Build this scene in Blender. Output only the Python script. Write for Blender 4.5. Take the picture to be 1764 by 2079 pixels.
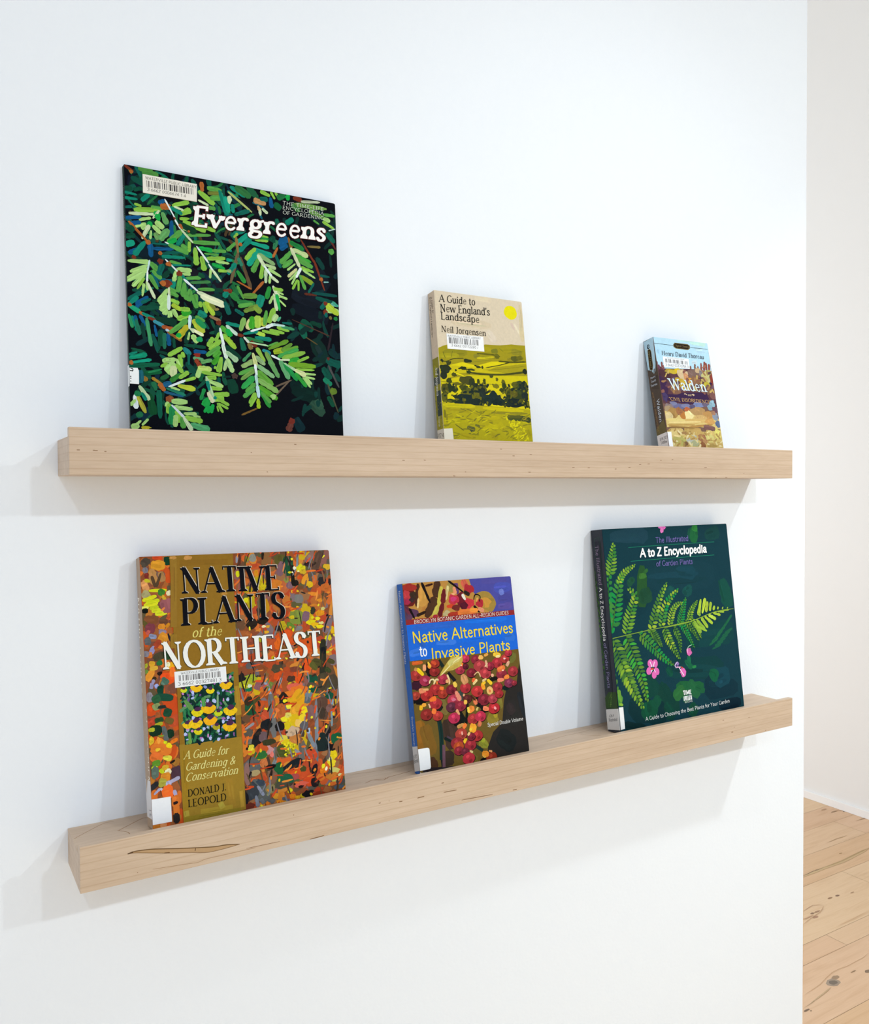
import bpy, bmesh, math, random
from mathutils import Matrix, Vector
from mathutils.geometry import delaunay_2d_cdt

for o in list(bpy.data.objects):
    bpy.data.objects.remove(o)
SC = bpy.context.scene
COL = SC.collection

# ------------------------------------------------------------------ camera
cam_data = bpy.data.cameras.new('camera')
cam = bpy.data.objects.new('camera', cam_data)
COL.objects.link(cam)
cam.matrix_world = Matrix([[0.8546514, 0.0176086, -0.5189036, -0.107788], [-0.5191682, 0.0175364, -0.8544922, -0.8665015], [-0.0059467, 0.9996912, 0.0241293, 1.5], [0, 0, 0, 1]])
cam_data.sensor_fit = 'HORIZONTAL'
cam_data.sensor_width = 36.0
cam_data.lens = 34.6938
cam_data.clip_start = 0.02
SC.camera = cam

# ------------------------------------------------------------------ world, lamps, exposure
SC.view_settings.view_transform = 'Standard'
SC.view_settings.look = 'None'
SC.view_settings.gamma = 1.0
SC.view_settings.exposure = -0.06
SC.view_settings.use_curve_mapping = False
world = bpy.data.worlds.new('world')
SC.world = world
world.use_nodes = True
world.node_tree.nodes['Background'].inputs[0].default_value = (0.90, 0.97, 1.04, 1)
world.node_tree.nodes['Background'].inputs[1].default_value = 0.88
SC.cycles.max_bounces = 8
SC.cycles.diffuse_bounces = 5


def spot(x, y, z, tx, ty, tz, power, col, size=1.9, radius=0.035, blend=0.9):
    d = bpy.data.lights.new('track_or_fill_spot', 'SPOT')
    d.energy = power
    d.color = col
    d.spot_size = size
    d.spot_blend = blend
    d.shadow_soft_size = radius
    o = bpy.data.objects.new('track_or_fill_spot', d)
    COL.objects.link(o)
    o.location = (x, y, z)
    o.rotation_euler = (Vector((tx, ty, tz)) - Vector((x, y, z))).to_track_quat('-Z', 'Y').to_euler()
    return o


COOL = (0.93, 0.985, 1.0)
# two ceiling tracks of small spots aimed at the wall
spot(-0.54, -2.14, 2.58, 0.05, 0, 1.10, 25, (0.70, 0.85, 1.0), 1.45)
spot(0.67, -2.12, 2.58, 0.62, 0, 1.10, 31, (0.78, 0.90, 1.0), 1.45)
spot(1.63, -2.17, 2.58, 1.30, 0, 1.15, 64, (0.88, 0.97, 1.0), 1.35)
spot(0.73, -0.72, 2.58, 0.70, 0, 1.15, 5, COOL, 1.35)
spot(1.69, -0.78, 2.58, 1.50, 0, 0.75, 48, COOL, 1.35)


def area(loc, target, sx, sy, power, col):
    d = bpy.data.lights.new('added_fill_panel', 'AREA')
    d.shape = 'RECTANGLE'
    d.size, d.size_y = sx, sy
    d.energy = power
    d.color = col
    o = bpy.data.objects.new('added_fill_panel', d)
    COL.objects.link(o)
    o.location = loc
    o.rotation_euler = (Vector(target) - Vector(loc)).to_track_quat('-Z', 'Y').to_euler()
    return o


# unseen fill panel added in the far room to brighten the side wall
area((1.3, 3.9, 1.7), (3.53, 1.5, 1.8), 2.2, 2.6, 115, (0.95, 0.98, 1.0))
spot(0.85, -2.6, 4.5, 0.85, -2.5, 0.0, 1750, (0.66, 0.90, 1.0), 0.95, 0.15, 0.6)  # unseen floor spot added so its bounce lifts the shelf shadows


# ------------------------------------------------------------------ helpers
def lin(c):
    v = c / 255.0
    return v / 12.92 if v <= 0.04045 else ((v + 0.055) / 1.055) ** 2.4


def rgb(h):
    return (lin(int(h[0:2], 16)), lin(int(h[2:4], 16)), lin(int(h[4:6], 16)), 1.0)


def new_mat(name, rough=0.5, spec=0.4):
    m = bpy.data.materials.new(name)
    m.use_nodes = True
    b = m.node_tree.nodes['Principled BSDF']
    b.inputs['Roughness'].default_value = rough
    b.inputs['Specular IOR Level'].default_value = spec
    return m, m.node_tree, b


def node(nt, kind, **kw):
    n = nt.nodes.new(kind)
    for k, v in kw.items():
        setattr(n, k, v)
    return n


def mix_col(nt, blend, fac, a, b):
    n = node(nt, 'ShaderNodeMix', data_type='RGBA', blend_type=blend)
    for i, v in ((0, fac), (6, a), (7, b)):
        if hasattr(v, 'is_linked') or hasattr(v, 'links'):
            nt.links.new(v, n.inputs[i])
        else:
            n.inputs[i].default_value = v
    return n.outputs[2]


def ramp(nt, src, stops):
    n = node(nt, 'ShaderNodeValToRGB')
    el = n.color_ramp.elements
    while len(el) < len(stops):
        el.new(0.5)
    for e, (p, c) in zip(el, stops):
        e.position = p
        e.color = c if len(c) == 4 else (*c, 1)
    nt.links.new(src, n.inputs[0])
    return n.outputs[0]


def coords(nt, scale, rot=(0, 0, 0), out='Object'):
    tc = node(nt, 'ShaderNodeTexCoord')
    mp = node(nt, 'ShaderNodeMapping')
    mp.inputs['Scale'].default_value = scale
    mp.inputs['Rotation'].default_value = rot
    nt.links.new(tc.outputs[out], mp.inputs[0])
    return mp.outputs[0]


def noise(nt, vec, scale, detail=3.0, rough=0.5, dist=0.0):
    n = node(nt, 'ShaderNodeTexNoise')
    n.inputs['Scale'].default_value = scale
    n.inputs['Detail'].default_value = detail
    n.inputs['Roughness'].default_value = rough
    n.inputs['Distortion'].default_value = dist
    nt.links.new(vec, n.inputs['Vector'])
    return n.outputs['Fac']


def bump(nt, b, height, strength, dist):
    n = node(nt, 'ShaderNodeBump')
    n.inputs['Strength'].default_value = strength
    n.inputs['Distance'].default_value = dist
    nt.links.new(height, n.inputs['Height'])
    nt.links.new(n.outputs[0], b.inputs['Normal'])


def wall_mat(name, col, tex=0.2):
    m, nt, b = new_mat(name, 0.55, 0.25)
    v = coords(nt, (1, 1, 1))
    n1 = noise(nt, v, 220, 2, 0.5)
    b.inputs['Base Color'].default_value = (*col, 1)
    bump(nt, b, n1, tex, 0.0012)
    return m


M_WALL = wall_mat('roller_painted_white_wall', (0.82, 0.845, 0.885))
M_WALL2 = wall_mat('white_side_wall', (0.80, 0.805, 0.80), 0.1)
M_TRIM = new_mat('white_trim_gloss', 0.35, 0.4)[0]
M_TRIM.node_tree.nodes['Principled BSDF'].inputs['Base Color'].default_value = (0.86, 0.855, 0.85, 1)
M_CEIL = new_mat('ceiling_white', 0.8, 0.2)[0]
M_CEIL.node_tree.nodes['Principled BSDF'].inputs['Base Color'].default_value = (0.85, 0.85, 0.84, 1)


def maple_mat():
    m, nt, b = new_mat('pale_maple', 0.42, 0.35)
    v = coords(nt, (1.6, 26, 26))
    warp = noise(nt, coords(nt, (0.9, 3, 3)), 2.0, 2)
    w = node(nt, 'ShaderNodeTexWave', wave_type='BANDS', bands_direction='Z', wave_profile='SAW')
    v2 = coords(nt, (1.0, 18, 95), (0, 0.028, 0))
    w.inputs['Scale'].default_value = 0.5
    w.inputs['Distortion'].default_value = 3.4
    w.inputs['Detail'].default_value = 2.0
    w.inputs['Detail Scale'].default_value = 0.35
    nt.links.new(v2, w.inputs['Vector'])
    line = ramp(nt, w.outputs['Fac'], [(0.0, (1, 1, 1)), (0.80, (1, 1, 1)), (0.95, (0.86, 0.80, 0.74)), (1.0, (0.95, 0.93, 0.90))])
    n1 = noise(nt, v, 3.0, 4, 0.6)
    base = ramp(nt, n1, [(0.3, (0.52, 0.377, 0.263)), (0.55, (0.595, 0.447, 0.322)), (0.75, (0.635, 0.483, 0.357))])
    fine = noise(nt, coords(nt, (26, 320, 320)), 1.5, 3, 0.6)
    fr = ramp(nt, fine, [(0.35, (0.93, 0.91, 0.89)), (0.6, (1, 1, 1))])
    c = mix_col(nt, 'MULTIPLY', 0.75, base, line)
    c = mix_col(nt, 'MULTIPLY', 0.8, c, fr)
    nt.links.new(c, b.inputs['Base Color'])
    bump(nt, b, fine, 0.06, 0.0006)
    return m


M_MAPLE = maple_mat()


def paint_mat(name, rough, bump_s, var=0.10):
    m, nt, b = new_mat(name, rough, 0.04)
    at = node(nt, 'ShaderNodeAttribute', attribute_name='paint')
    n1 = noise(nt, coords(nt, (1, 1, 1)), 260, 4, 0.6, 0.6)
    n2 = noise(nt, coords(nt, (1, 1, 3)), 700, 2, 0.5)
    g = ramp(nt, n1, [(0.3, (1 - var, 1 - var, 1 - var)), (0.7, (1 + 0 * var, 1, 1))])
    c = mix_col(nt, 'MULTIPLY', 1.0, at.outputs['Color'], g)
    nt.links.new(c, b.inputs['Base Color'])
    bump(nt, b, n2, bump_s, 0.0007)
    return m


M_PAINT = paint_mat('acrylic_paint_on_panel', 0.5, 0.22)
M_INK = paint_mat('hand_painted_lettering', 0.45, 0.05, 0.03)
M_PAPER = paint_mat('white_paper_label', 0.6, 0.10, 0.03)


def mesh_obj(name, verts, faces, mats, parent=None, cols=None, mat_ids=None):
    me = bpy.data.meshes.new(name)
    me.from_pydata([tuple(v) for v in verts], [], faces)
    for m in mats:
        me.materials.append(m)
    if mat_ids:
        me.polygons.foreach_set('material_index', mat_ids)
    if cols:
        at = me.color_attributes.new('paint', 'FLOAT_COLOR', 'CORNER')
        buf = []
        for p in me.polygons:
            buf.extend(list(cols[p.index]) * p.loop_total)
        at.data.foreach_set('color', buf)
    me.update()
    o = bpy.data.objects.new(name, me)
    COL.objects.link(o)
    if parent:
        o.parent = parent
    return o


def box(name, lo, hi, mat, parent=None, bevel=0.0):
    bm = bmesh.new()
    bmesh.ops.create_cube(bm, size=1.0)
    for v in bm.verts:
        v.co = Vector([lo[i] + (v.co[i] + 0.5) * (hi[i] - lo[i]) for i in range(3)])
    if bevel:
        bmesh.ops.bevel(bm, geom=list(bm.edges), offset=bevel, segments=2, affect='EDGES', profile=0.6)
    me = bpy.data.meshes.new(name)
    bm.to_mesh(me)
    bm.free()
    me.materials.append(mat)
    o = bpy.data.objects.new(name, me)
    COL.objects.link(o)
    if parent:
        o.parent = parent
    return o


def structure(o):
    o['kind'] = 'structure'
    return o


def tag(o, label, cat, group=None):
    o['label'] = label
    o['category'] = cat
    if group:
        o['group'] = group
    return o


def empty(name, mw):
    o = bpy.data.objects.new(name, None)
    o.empty_display_size = 0.05
    COL.objects.link(o)
    o.matrix_world = mw
    return o


# ------------------------------------------------------------------ the room
XE, XR, ZC = 1.1358, 3.5342, 4.7
structure(box('wall_back', (-1.6, 0, 0), (XE, 0.13, ZC), M_WALL))
structure(box('wall_right', (XR, -5.0, 0), (XR + 0.12, 4.0, ZC), M_WALL2))
structure(box('wall_far', (-1.6, 4.0, 0), (XR + 0.12, 4.12, ZC), M_WALL2))
structure(box('ceiling', (-1.6, -5.0, ZC), (XR + 0.12, 4.12, ZC + 0.1), M_CEIL))
structure(box('baseboard_right', (XR - 0.011, -5.0, 0), (XR, 4.0, 0.036), M_TRIM, bevel=0.002))
structure(box('baseboard_back', (-1.6, -0.011, 0), (XE, 0, 0.036), M_TRIM, bevel=0.002))


def floor_mat():
    m, nt, b = new_mat('knotty_pine_planks', 0.42, 0.35)
    at = node(nt, 'ShaderNodeAttribute', attribute_name='paint')
    v = coords(nt, (1.2, 13, 1))
    n1 = noise(nt, v, 2.6, 5, 0.6, 0.8)
    g = ramp(nt, n1, [(0.28, (0.88, 0.83, 0.77)), (0.5, (0.98, 0.97, 0.95)), (0.72, (1.0, 1.0, 1.0))])
    n2 = noise(nt, coords(nt, (2.0, 60, 1)), 3.0, 3, 0.6, 1.0)
    g2 = ramp(nt, n2, [(0.3, (0.95, 0.93, 0.90)), (0.55, (1, 1, 1))])
    c = mix_col(nt, 'MULTIPLY', 1.0, at.outputs['Color'], g)
    c = mix_col(nt, 'MULTIPLY', 0.8, c, g2)
    nt.links.new(c, b.inputs['Base Color'])
    return m


M_FLOOR = floor_mat()


def build_floor():
    rnd = random.Random(5)
    verts, faces, cols = [], [], []

    def quad(x0, y0, x1, y1, z, c):
        i = len(verts)
        verts.extend([(x0, y0, z), (x1, y0, z), (x1, y1, z), (x0, y1, z)])
        faces.append((i, i + 1, i + 2, i + 3))
        cols.append(c)

    lift = [0.0002]

    def patch(pts, z, c):
        i = len(verts)
        lift[0] += 0.00002
        z = lift[0]
        verts.extend([(x, y, z) for x, y in pts])
        faces.append(tuple(range(i, i + len(pts))))
        cols.append(c)
    quad(-1.6, -5, XR + 0.12, 4.12, -0.0015, rgb('9c7650'))
    ys = [4.12]
    seams = [0.5497, 0.7592, 0.835, 1.089, 1.2515, 1.4054]
    y = max(seams)
    while y < 4.0:
        y += rnd.choice((0.08, 0.13, 0.13))
        seams.append(y)
    y = min(seams)
    while y > -5:
        y -= rnd.choice((0.078, 0.13, 0.13))
        seams.append(y)
    seams.sort()
    tones = ['dcbb98', 'dab694', 'dfc09c', 'd8b492', 'dcb998', 'dbbc98', 'd8b48e']
    for a, b in zip(seams[:-1], seams[1:]):
        x = -1.6 - rnd.random() * 1.5
        while x < XR + 0.1:
            x2 = x + rnd.uniform(1.4, 2.6)
            c = rgb(rnd.choice(tones))
            quad(max(x, -1.6) + 0.0006, a + 0.0005, min(x2, XR + 0.12) - 0.0006, b - 0.0005, 0.0, c)
            x = x2
    # knots, cracks and dark mineral streaks in the boards
    for kx, ky, rx, ry, c in [(2.2263, 0.6565, 0.0269, 0.0172, 'a08e7c'), (2.2251, 0.6557, 0.0152, 0.0101, '75685a'), (2.2565, 0.6681, 0.0154, 0.0087, 'a08468'), (2.0348, 0.6131, 0.0128, 0.0035, '7a6450'), (2.0433, 0.6051, 0.0032, 0.0022, '80684e'), (2.3727, 0.6347, 0.0135, 0.0071, '846e58'), (2.7435, 0.9788, 0.0109, 0.0045, '7c5c48'), (2.7034, 0.9818, 0.0138, 0.0045, '94704e'), (2.5472, 0.947, 0.0101, 0.0043, '8a6c52'), (2.5737, 0.9459, 0.016, 0.0042, 'a07c5e'), (2.5339, 0.925, 0.0143, 0.0053, 'ac8468'), (3.5333, 1.4523, 0.0201, 0.0054, '80684e'), (3.4792, 1.4757, 0.0221, 0.0045, 'a07c5c'), (3.464, 1.5155, 0.02, 0.0056, 'b08a68'), (2.8685, 1.146, 0.0187, 0.0053, '6c563e'), (2.3327, 0.6581, 0.0146, 0.002, '8c7050'), (2.8118, 0.9641, 0.0111, 0.0029, 'b08c6c'), (3.0876, 1.1889, 0.0092, 0.0035, 'a88454')]:
        for k, (s, cc) in enumerate(((1.9, None), (1.0, c))):
            if cc is None:
                continue
            pts = [(kx + rx * s * math.cos(t) * rnd.uniform(.85, 1.12), ky + ry * s * math.sin(t) * rnd.uniform(.85, 1.12))
                   for t in [i * math.tau / 14 for i in range(14)]]
            patch(pts, 0.0003 + k * 0.0002, rgb(cc))
    for pts, w, c in [([[2.7681, 1.138], [2.839, 1.1419], [2.9067, 1.1425], [2.9636, 1.1404], [3.0195, 1.1369], [3.0762, 1.1414], [3.1364, 1.1473], [3.1867, 1.1519], [3.2343, 1.156]], 0.0071, 'c8ab80'), ([[2.9126, 1.1465], [2.9697, 1.1444], [3.0299, 1.1436], [3.087, 1.1482], [3.1452, 1.1529], [3.1935, 1.1561], [3.2343, 1.156]], 0.0033, 'ae9264'), ([[2.7744, 1.1451], [2.8093, 1.1454], [2.8446, 1.1484], [2.8685, 1.146], [2.9126, 1.1465]], 0.0016, '8a7050'), ([[3.1335, 1.2829], [3.1717, 1.2826], [3.215, 1.2854], [3.2447, 1.2819], [3.2806, 1.2822]], 0.0016, 'b8946c'), ([[2.0325, 0.6233], [2.0771, 0.6264], [2.1309, 0.6352], [2.16, 0.6387], [2.1894, 0.6422]], 0.0008, 'a08a68'), ([[2.0798, 0.6283], [2.1149, 0.6323], [2.1513, 0.6369], [2.1746, 0.6405], [2.1983, 0.6441]], 0.0021, 'c2a682'), ([[2.0935, 0.6619], [2.14, 0.6656], [2.1815, 0.6693], [2.2296, 0.681], [2.2728, 0.689], [2.3108, 0.6891], [2.343, 0.685], [2.3906, 0.6863], [2.4318, 0.6871], [2.4748, 0.6941]], 0.0007, 'bf9a72'), ([[2.5255, 0.9708], [2.5673, 0.9778], [2.6006, 0.9812], [2.6218, 0.9712], [2.6343, 0.9602]], 0.001, 'b48e6c'), ([[2.6343, 0.9602], [2.6055, 0.9467], [2.579, 0.9374], [2.5334, 0.9304], [2.4887, 0.9234], [2.4431, 0.913]], 0.001, 'ba9472'), ([[2.4799, 0.9388], [2.4935, 0.9363], [2.5075, 0.9365], [2.5299, 0.9375], [2.545, 0.9383]], 0.0021, 'c8a080'), ([[3.4588, 1.3543], [3.5065, 1.3547], [3.5288, 1.3508], [3.5498, 1.3478]], 0.0021, 'a5845f'), ([[3.447, 1.473], [3.5033, 1.4729], [3.5192, 1.4647], [3.5323, 1.4547]], 0.0016, 'a5845f'), ([[2.5337, 0.8469], [2.5831, 0.847], [2.6266, 0.8474], [2.6825, 0.8505], [2.7335, 0.8514]], 0.0007, 'c8a078')]:
        up = [(x, y + w * f) for (x, y), f in zip(pts, [0.1] + [1] * (len(pts) - 2) + [0.1])]
        dn = [(x, y - w * f) for (x, y), f in zip(pts, [0.1] + [1] * (len(pts) - 2) + [0.1])]
        for i in range(len(pts) - 1):
            patch([dn[i], dn[i + 1], up[i + 1], up[i]], 0.0004, rgb(c))
    for i in range(90):
        kx, ky = rnd.uniform(-1.5, XR), rnd.uniform(-4.5, 3.9)
        if 1.2 < kx and 0.3 < ky < 2.0:
            continue
        r = rnd.uniform(0.004, 0.016)
        patch([(kx + 1.6 * r * math.cos(t), ky + r * math.sin(t)) for t in [i * math.tau / 10 for i in range(10)]], 0.0003, rgb(rnd.choice(('6e4c34', '8c6444', '5c4434'))))
    return mesh_obj('floor', verts, faces, [M_FLOOR], cols=cols)


structure(build_floor())


# ------------------------------------------------------------------ painted surfaces: strokes as thin layers of paint
def clip(poly, conv):
    for i in range(len(conv)):
        ax, ay = conv[i]
        bx, by = conv[(i + 1) % len(conv)]
        out = []
        n = len(poly)
        if n < 3:
            return []
        for j in range(n):
            p, q = poly[j], poly[(j + 1) % n]
            dp = (bx - ax) * (p[1] - ay) - (by - ay) * (p[0] - ax)
            dq = (bx - ax) * (q[1] - ay) - (by - ay) * (q[0] - ax)
            if dp >= 0:
                out.append(p)
            if (dp >= 0) != (dq >= 0):
                t = dp / (dp - dq)
                out.append((p[0] + (q[0] - p[0]) * t, p[1] + (q[1] - p[1]) * t))
        poly = out
    return poly if len(poly) >= 3 else []


def ccw_clip(poly, conv):
    ar = sum(a[0] * b[1] - b[0] * a[1] for a, b in zip(poly, poly[1:] + poly[:1]))
    return clip(poly if ar > 0 else poly[::-1], conv)


def smooth(pts, per=6):
    if len(pts) < 3:
        return list(pts)
    P = [pts[0]] + list(pts) + [pts[-1]]
    out = []
    for i in range(1, len(P) - 2):
        a, b, c, d = P[i - 1:i + 3]
        for k in range(per):
            t = k / per
            out.append(tuple(0.5 * (2 * b[j] + (c[j] - a[j]) * t + (2 * a[j] - 5 * b[j] + 4 * c[j] - d[j]) * t * t
                                    + (3 * b[j] - a[j] - 3 * c[j] + d[j]) * t ** 3) for j in (0, 1)))
    out.append(tuple(pts[-1]))
    return out


def resample(pts, n):
    ds = [0.0]
    for a, b in zip(pts[:-1], pts[1:]):
        ds.append(ds[-1] + math.hypot(b[0] - a[0], b[1] - a[1]))
    L = ds[-1] or 1e-6
    out, k = [], 0
    for i in range(n):
        s = L * i / (n - 1)
        while k < len(ds) - 2 and ds[k + 1] < s:
            k += 1
        d = ds[k + 1] - ds[k] or 1e-9
        t = min(1, max(0, (s - ds[k]) / d))
        out.append((pts[k][0] + (pts[k + 1][0] - pts[k][0]) * t, pts[k][1] + (pts[k + 1][1] - pts[k][1]) * t))
    return out, L


def normals(pts):
    out = []
    for i in range(len(pts)):
        a, b = pts[max(0, i - 1)], pts[min(len(pts) - 1, i + 1)]
        dx, dy = b[0] - a[0], b[1] - a[1]
        l = math.hypot(dx, dy) or 1e-9
        out.append((-dy / l, dx / l))
    return out


class Canvas:
    """Paint layers on a flat face; coordinates in 0.1 mm."""
    N = 72

    def __init__(self, w, h, conv=None, seed=1):
        self.w, self.h, self.conv = w, h, conv
        self.faces = []
        self.grid = {}
        self.rnd = random.Random(seed)
        self.top = 0

    def add(self, polys, col, grow=True):
        cl = []
        for p in polys:
            q = clip(p, self.conv) if self.conv else p
            if q:
                cl.append(q)
        if not cl:
            return
        xs = [p[0] for q in cl for p in q]
        ys = [p[1] for q in cl for p in q]
        s = self.N / max(self.w, self.h)
        i0, i1 = int(min(xs) * s - 1e-6), int(max(xs) * s)
        j0, j1 = int(min(ys) * s - 1e-6), int(max(ys) * s)
        lay = 0
        cells = [(i, j) for i in range(i0, i1 + 1) for j in range(j0, j1 + 1)]
        for c in cells:
            lay = max(lay, self.grid.get(c, 0))
        lay += 1
        for c in cells:
            self.grid[c] = lay
        self.top = max(self.top, lay)
        for q in cl:
            self.faces.append((q, col, lay))

    def ribbon(self, pts, w, kind, col, n=None):
        if kind != 'f' or len(pts) > 2:
            pts = smooth(pts)
        n = n or (8 if len(pts) < 8 else min(26, len(pts)))
        pts, L = resample(pts, n)
        nn = normals(pts)
        flip = self.rnd.choice((-1, 0, 1)) if w > 14 else 0
        l, r = [], []
        for i, (p, m) in enumerate(zip(pts, nn)):
            t = i / (n - 1)
            if kind == 'f':
                k = 1
            elif kind == 'l':
                k = math.sin(math.pi * (0.06 + 0.90 * t)) ** 0.8
            else:
                e = min(0.5, 0.6 * w / max(L, 1e-6))
                u = min(t, 1 - t) / max(e, 1e-6)
                k = 0.50 + 0.50 * math.sqrt(max(0, 1 - (1 - min(1, u)) ** 2))
                if w > 14:
                    k *= 1 + 0.10 * math.sin(9 * t + p[0]) + self.rnd.uniform(-.07, .07)
                    if flip:
                        k *= 1.06 - .34 * (t if flip > 0 else 1 - t)
            l.append((p[0] + m[0] * w * k / 2, p[1] + m[1] * w * k / 2))
            r.append((p[0] - m[0] * w * k / 2, p[1] - m[1] * w * k / 2))
        self.add([[r[i], r[i + 1], l[i + 1], l[i]] for i in range(n - 1)], col)

    def tint(self, col, amt):
        k = 1 + self.rnd.uniform(-amt, amt)
        j = [self.rnd.uniform(-amt, amt) * .2 for c in range(3)]
        return tuple(min(.86, max(0, c * (k + d))) for c, d in zip(col[:3], j)) + (1.0,)

    def streaks(self, pts, w, col):
        # the bristle marks inside one loaded brush stroke
        for i in range(2 if w < 45 else 3):
            o = self.rnd.uniform(-.3, .3) * w
            a, b = pts[0], pts[-1]
            dx, dy = b[0] - a[0], b[1] - a[1]
            L = math.hypot(dx, dy) or 1e-6
            nx, ny = -dy / L * o, dx / L * o
            s, e = self.rnd.uniform(.04, .3), self.rnd.uniform(.6, .95)
            q, L2 = resample(pts, 9)
            i0, i1 = int(s * 8), max(int(s * 8) + 2, int(e * 8))
            self.ribbon([(x + nx, y + ny) for x, y in q[i0:i1 + 1:2]], w * self.rnd.uniform(.16, .34), 'n', self.tint(col, .24), 6)

    def ellipse(self, cx, cy, rx, ry, ang, col, clean=False):
        a = -math.radians(ang)
        ph = self.rnd.random() * 6
        pts = []
        n = 18 if clean else 13
        wob = .35 if clean else 1.4
        for i in range(n):
            t = math.tau * i / n
            k = (1 if clean else self.rnd.uniform(.90, 1.13)) + wob * (0.05 * math.sin(3 * t + ph) + 0.045 * math.sin(5 * t + 2 * ph) + .03 * math.sin(8 * t + 3 * ph))
            x, y = rx * k * math.cos(t), ry * k * math.sin(t)
            pts.append((cx + x * math.cos(a) - y * math.sin(a), cy + x * math.sin(a) + y * math.cos(a)))
        if not clean:
            pts = smooth([pts[-1]] + pts + pts[:1], 3)[3:-1]
        self.add([pts], col)
        if not clean and min(rx, ry) > 14:
            for i in range(3):
                t = self.rnd.uniform(0, 6.28)
                r = self.rnd.uniform(.3, .75)
                px, py = cx + rx * r * math.cos(t), cy + ry * r * math.sin(t)
                d = self.rnd.uniform(0, 3.14)
                L = min(rx, ry) * self.rnd.uniform(.35, .6)
                self.ribbon([(px - L * math.cos(d), py - L * math.sin(d)), (px + L * .2 * math.sin(d), py), (px + L * math.cos(d), py + L * math.sin(d))],
                            L * self.rnd.uniform(.4, .8), 'n', self.tint(col, .26), 6)

    def run(self, text):
        for ln in text.split('\n'):
            q = ln.split()
            if not q:
                continue
            if q[0] == 'P':
                v = list(map(float, q[2:]))
                pts = list(zip(v[::2], v[1::2]))
                ar = sum(a[0] * b[1] - b[0] * a[1] for a, b in zip(pts, pts[1:] + pts[:1]))
                self.add([pts if ar > 0 else pts[::-1]], rgb(q[1]))
            elif q[0] == 'S':
                v = list(map(float, q[4:]))
                pts = list(zip(v[::2], v[1::2]))
                self.ribbon(pts, float(q[2]), q[3], rgb(q[1]))
                if float(q[2]) > 16:
                    self.streaks(pts, float(q[2]), rgb(q[1]))
            elif q[0] in 'EC':
                v = list(map(float, q[2:]))
                self.ellipse(v[3], v[4], v[0], v[1], v[2], rgb(q[1]), q[0] == 'C')
            elif q[0] == 'D':
                pal = [rgb(c) for c in q[1].split(',')]
                v = list(map(float, q[2:]))
                rnd = random.Random(int(v[0]))
                poly = list(zip(v[8::2], v[9::2]))
                ar = sum(a[0] * b[1] - b[0] * a[1] for a, b in zip(poly, poly[1:] + poly[:1]))
                if ar < 0:
                    poly = poly[::-1]
                xs, ys = [p[0] for p in poly], [p[1] for p in poly]
                k = 0
                while k < v[1]:
                    x, y = rnd.uniform(min(xs), max(xs)), rnd.uniform(min(ys), max(ys))
                    if any((b[0] - a[0]) * (y - a[1]) - (b[1] - a[1]) * (x - a[0]) < 0 for a, b in zip(poly, poly[1:] + poly[:1])):
                        continue
                    k += 1
                    L, w = rnd.uniform(v[2], v[3]), rnd.uniform(v[4], v[5])
                    t = math.radians(v[6] + rnd.uniform(-v[7], v[7]))
                    dx, dy = math.cos(t) * L / 2, math.sin(t) * L / 2
                    self.ribbon([(x - dx, y - dy), (x + rnd.uniform(-.1, .1) * L, y + rnd.uniform(-.1, .1) * L), (x + dx, y + dy)], w, 'n', rnd.choice(pal), 6)
            elif q[0] == 'F':
                pal = [rgb(c) for c in q[1].split(',')]
                v = list(map(float, q[3:]))
                rnd = random.Random(int(v[0]))
                n, wid = int(v[1]), v[2]
                pts = smooth(list(zip(v[3::2], v[4::2])), 10)
                m = 2 * n
                sp, L = resample(pts, m + 1)
                nn = normals(sp)
                gap = L / n
                for i in range(1, m):
                    t = i / m
                    env = wid / 2 * min(1, .55 + 2.2 * t) * (1 - t) ** .62 + wid * .04
                    side = 1 if i % 2 else -1
                    p, o = sp[i], nn[i]
                    tx, ty = o[1], -o[0]
                    fw = .45
                    e = (p[0] + side * o[0] * env + tx * env * fw, p[1] + side * o[1] * env + ty * env * fw)
                    b0 = (p[0] + tx * gap * .02, p[1] + ty * gap * .02)
                    self.ribbon([b0, ((b0[0] + e[0]) / 2 - tx * env * .07, (b0[1] + e[1]) / 2 - ty * env * .07), e], gap * rnd.uniform(.62, .86), 'l', rnd.choice(pal), 7)
                self.ribbon(pts, max(4, wid * .055), 'n', rgb(q[2]))


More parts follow.
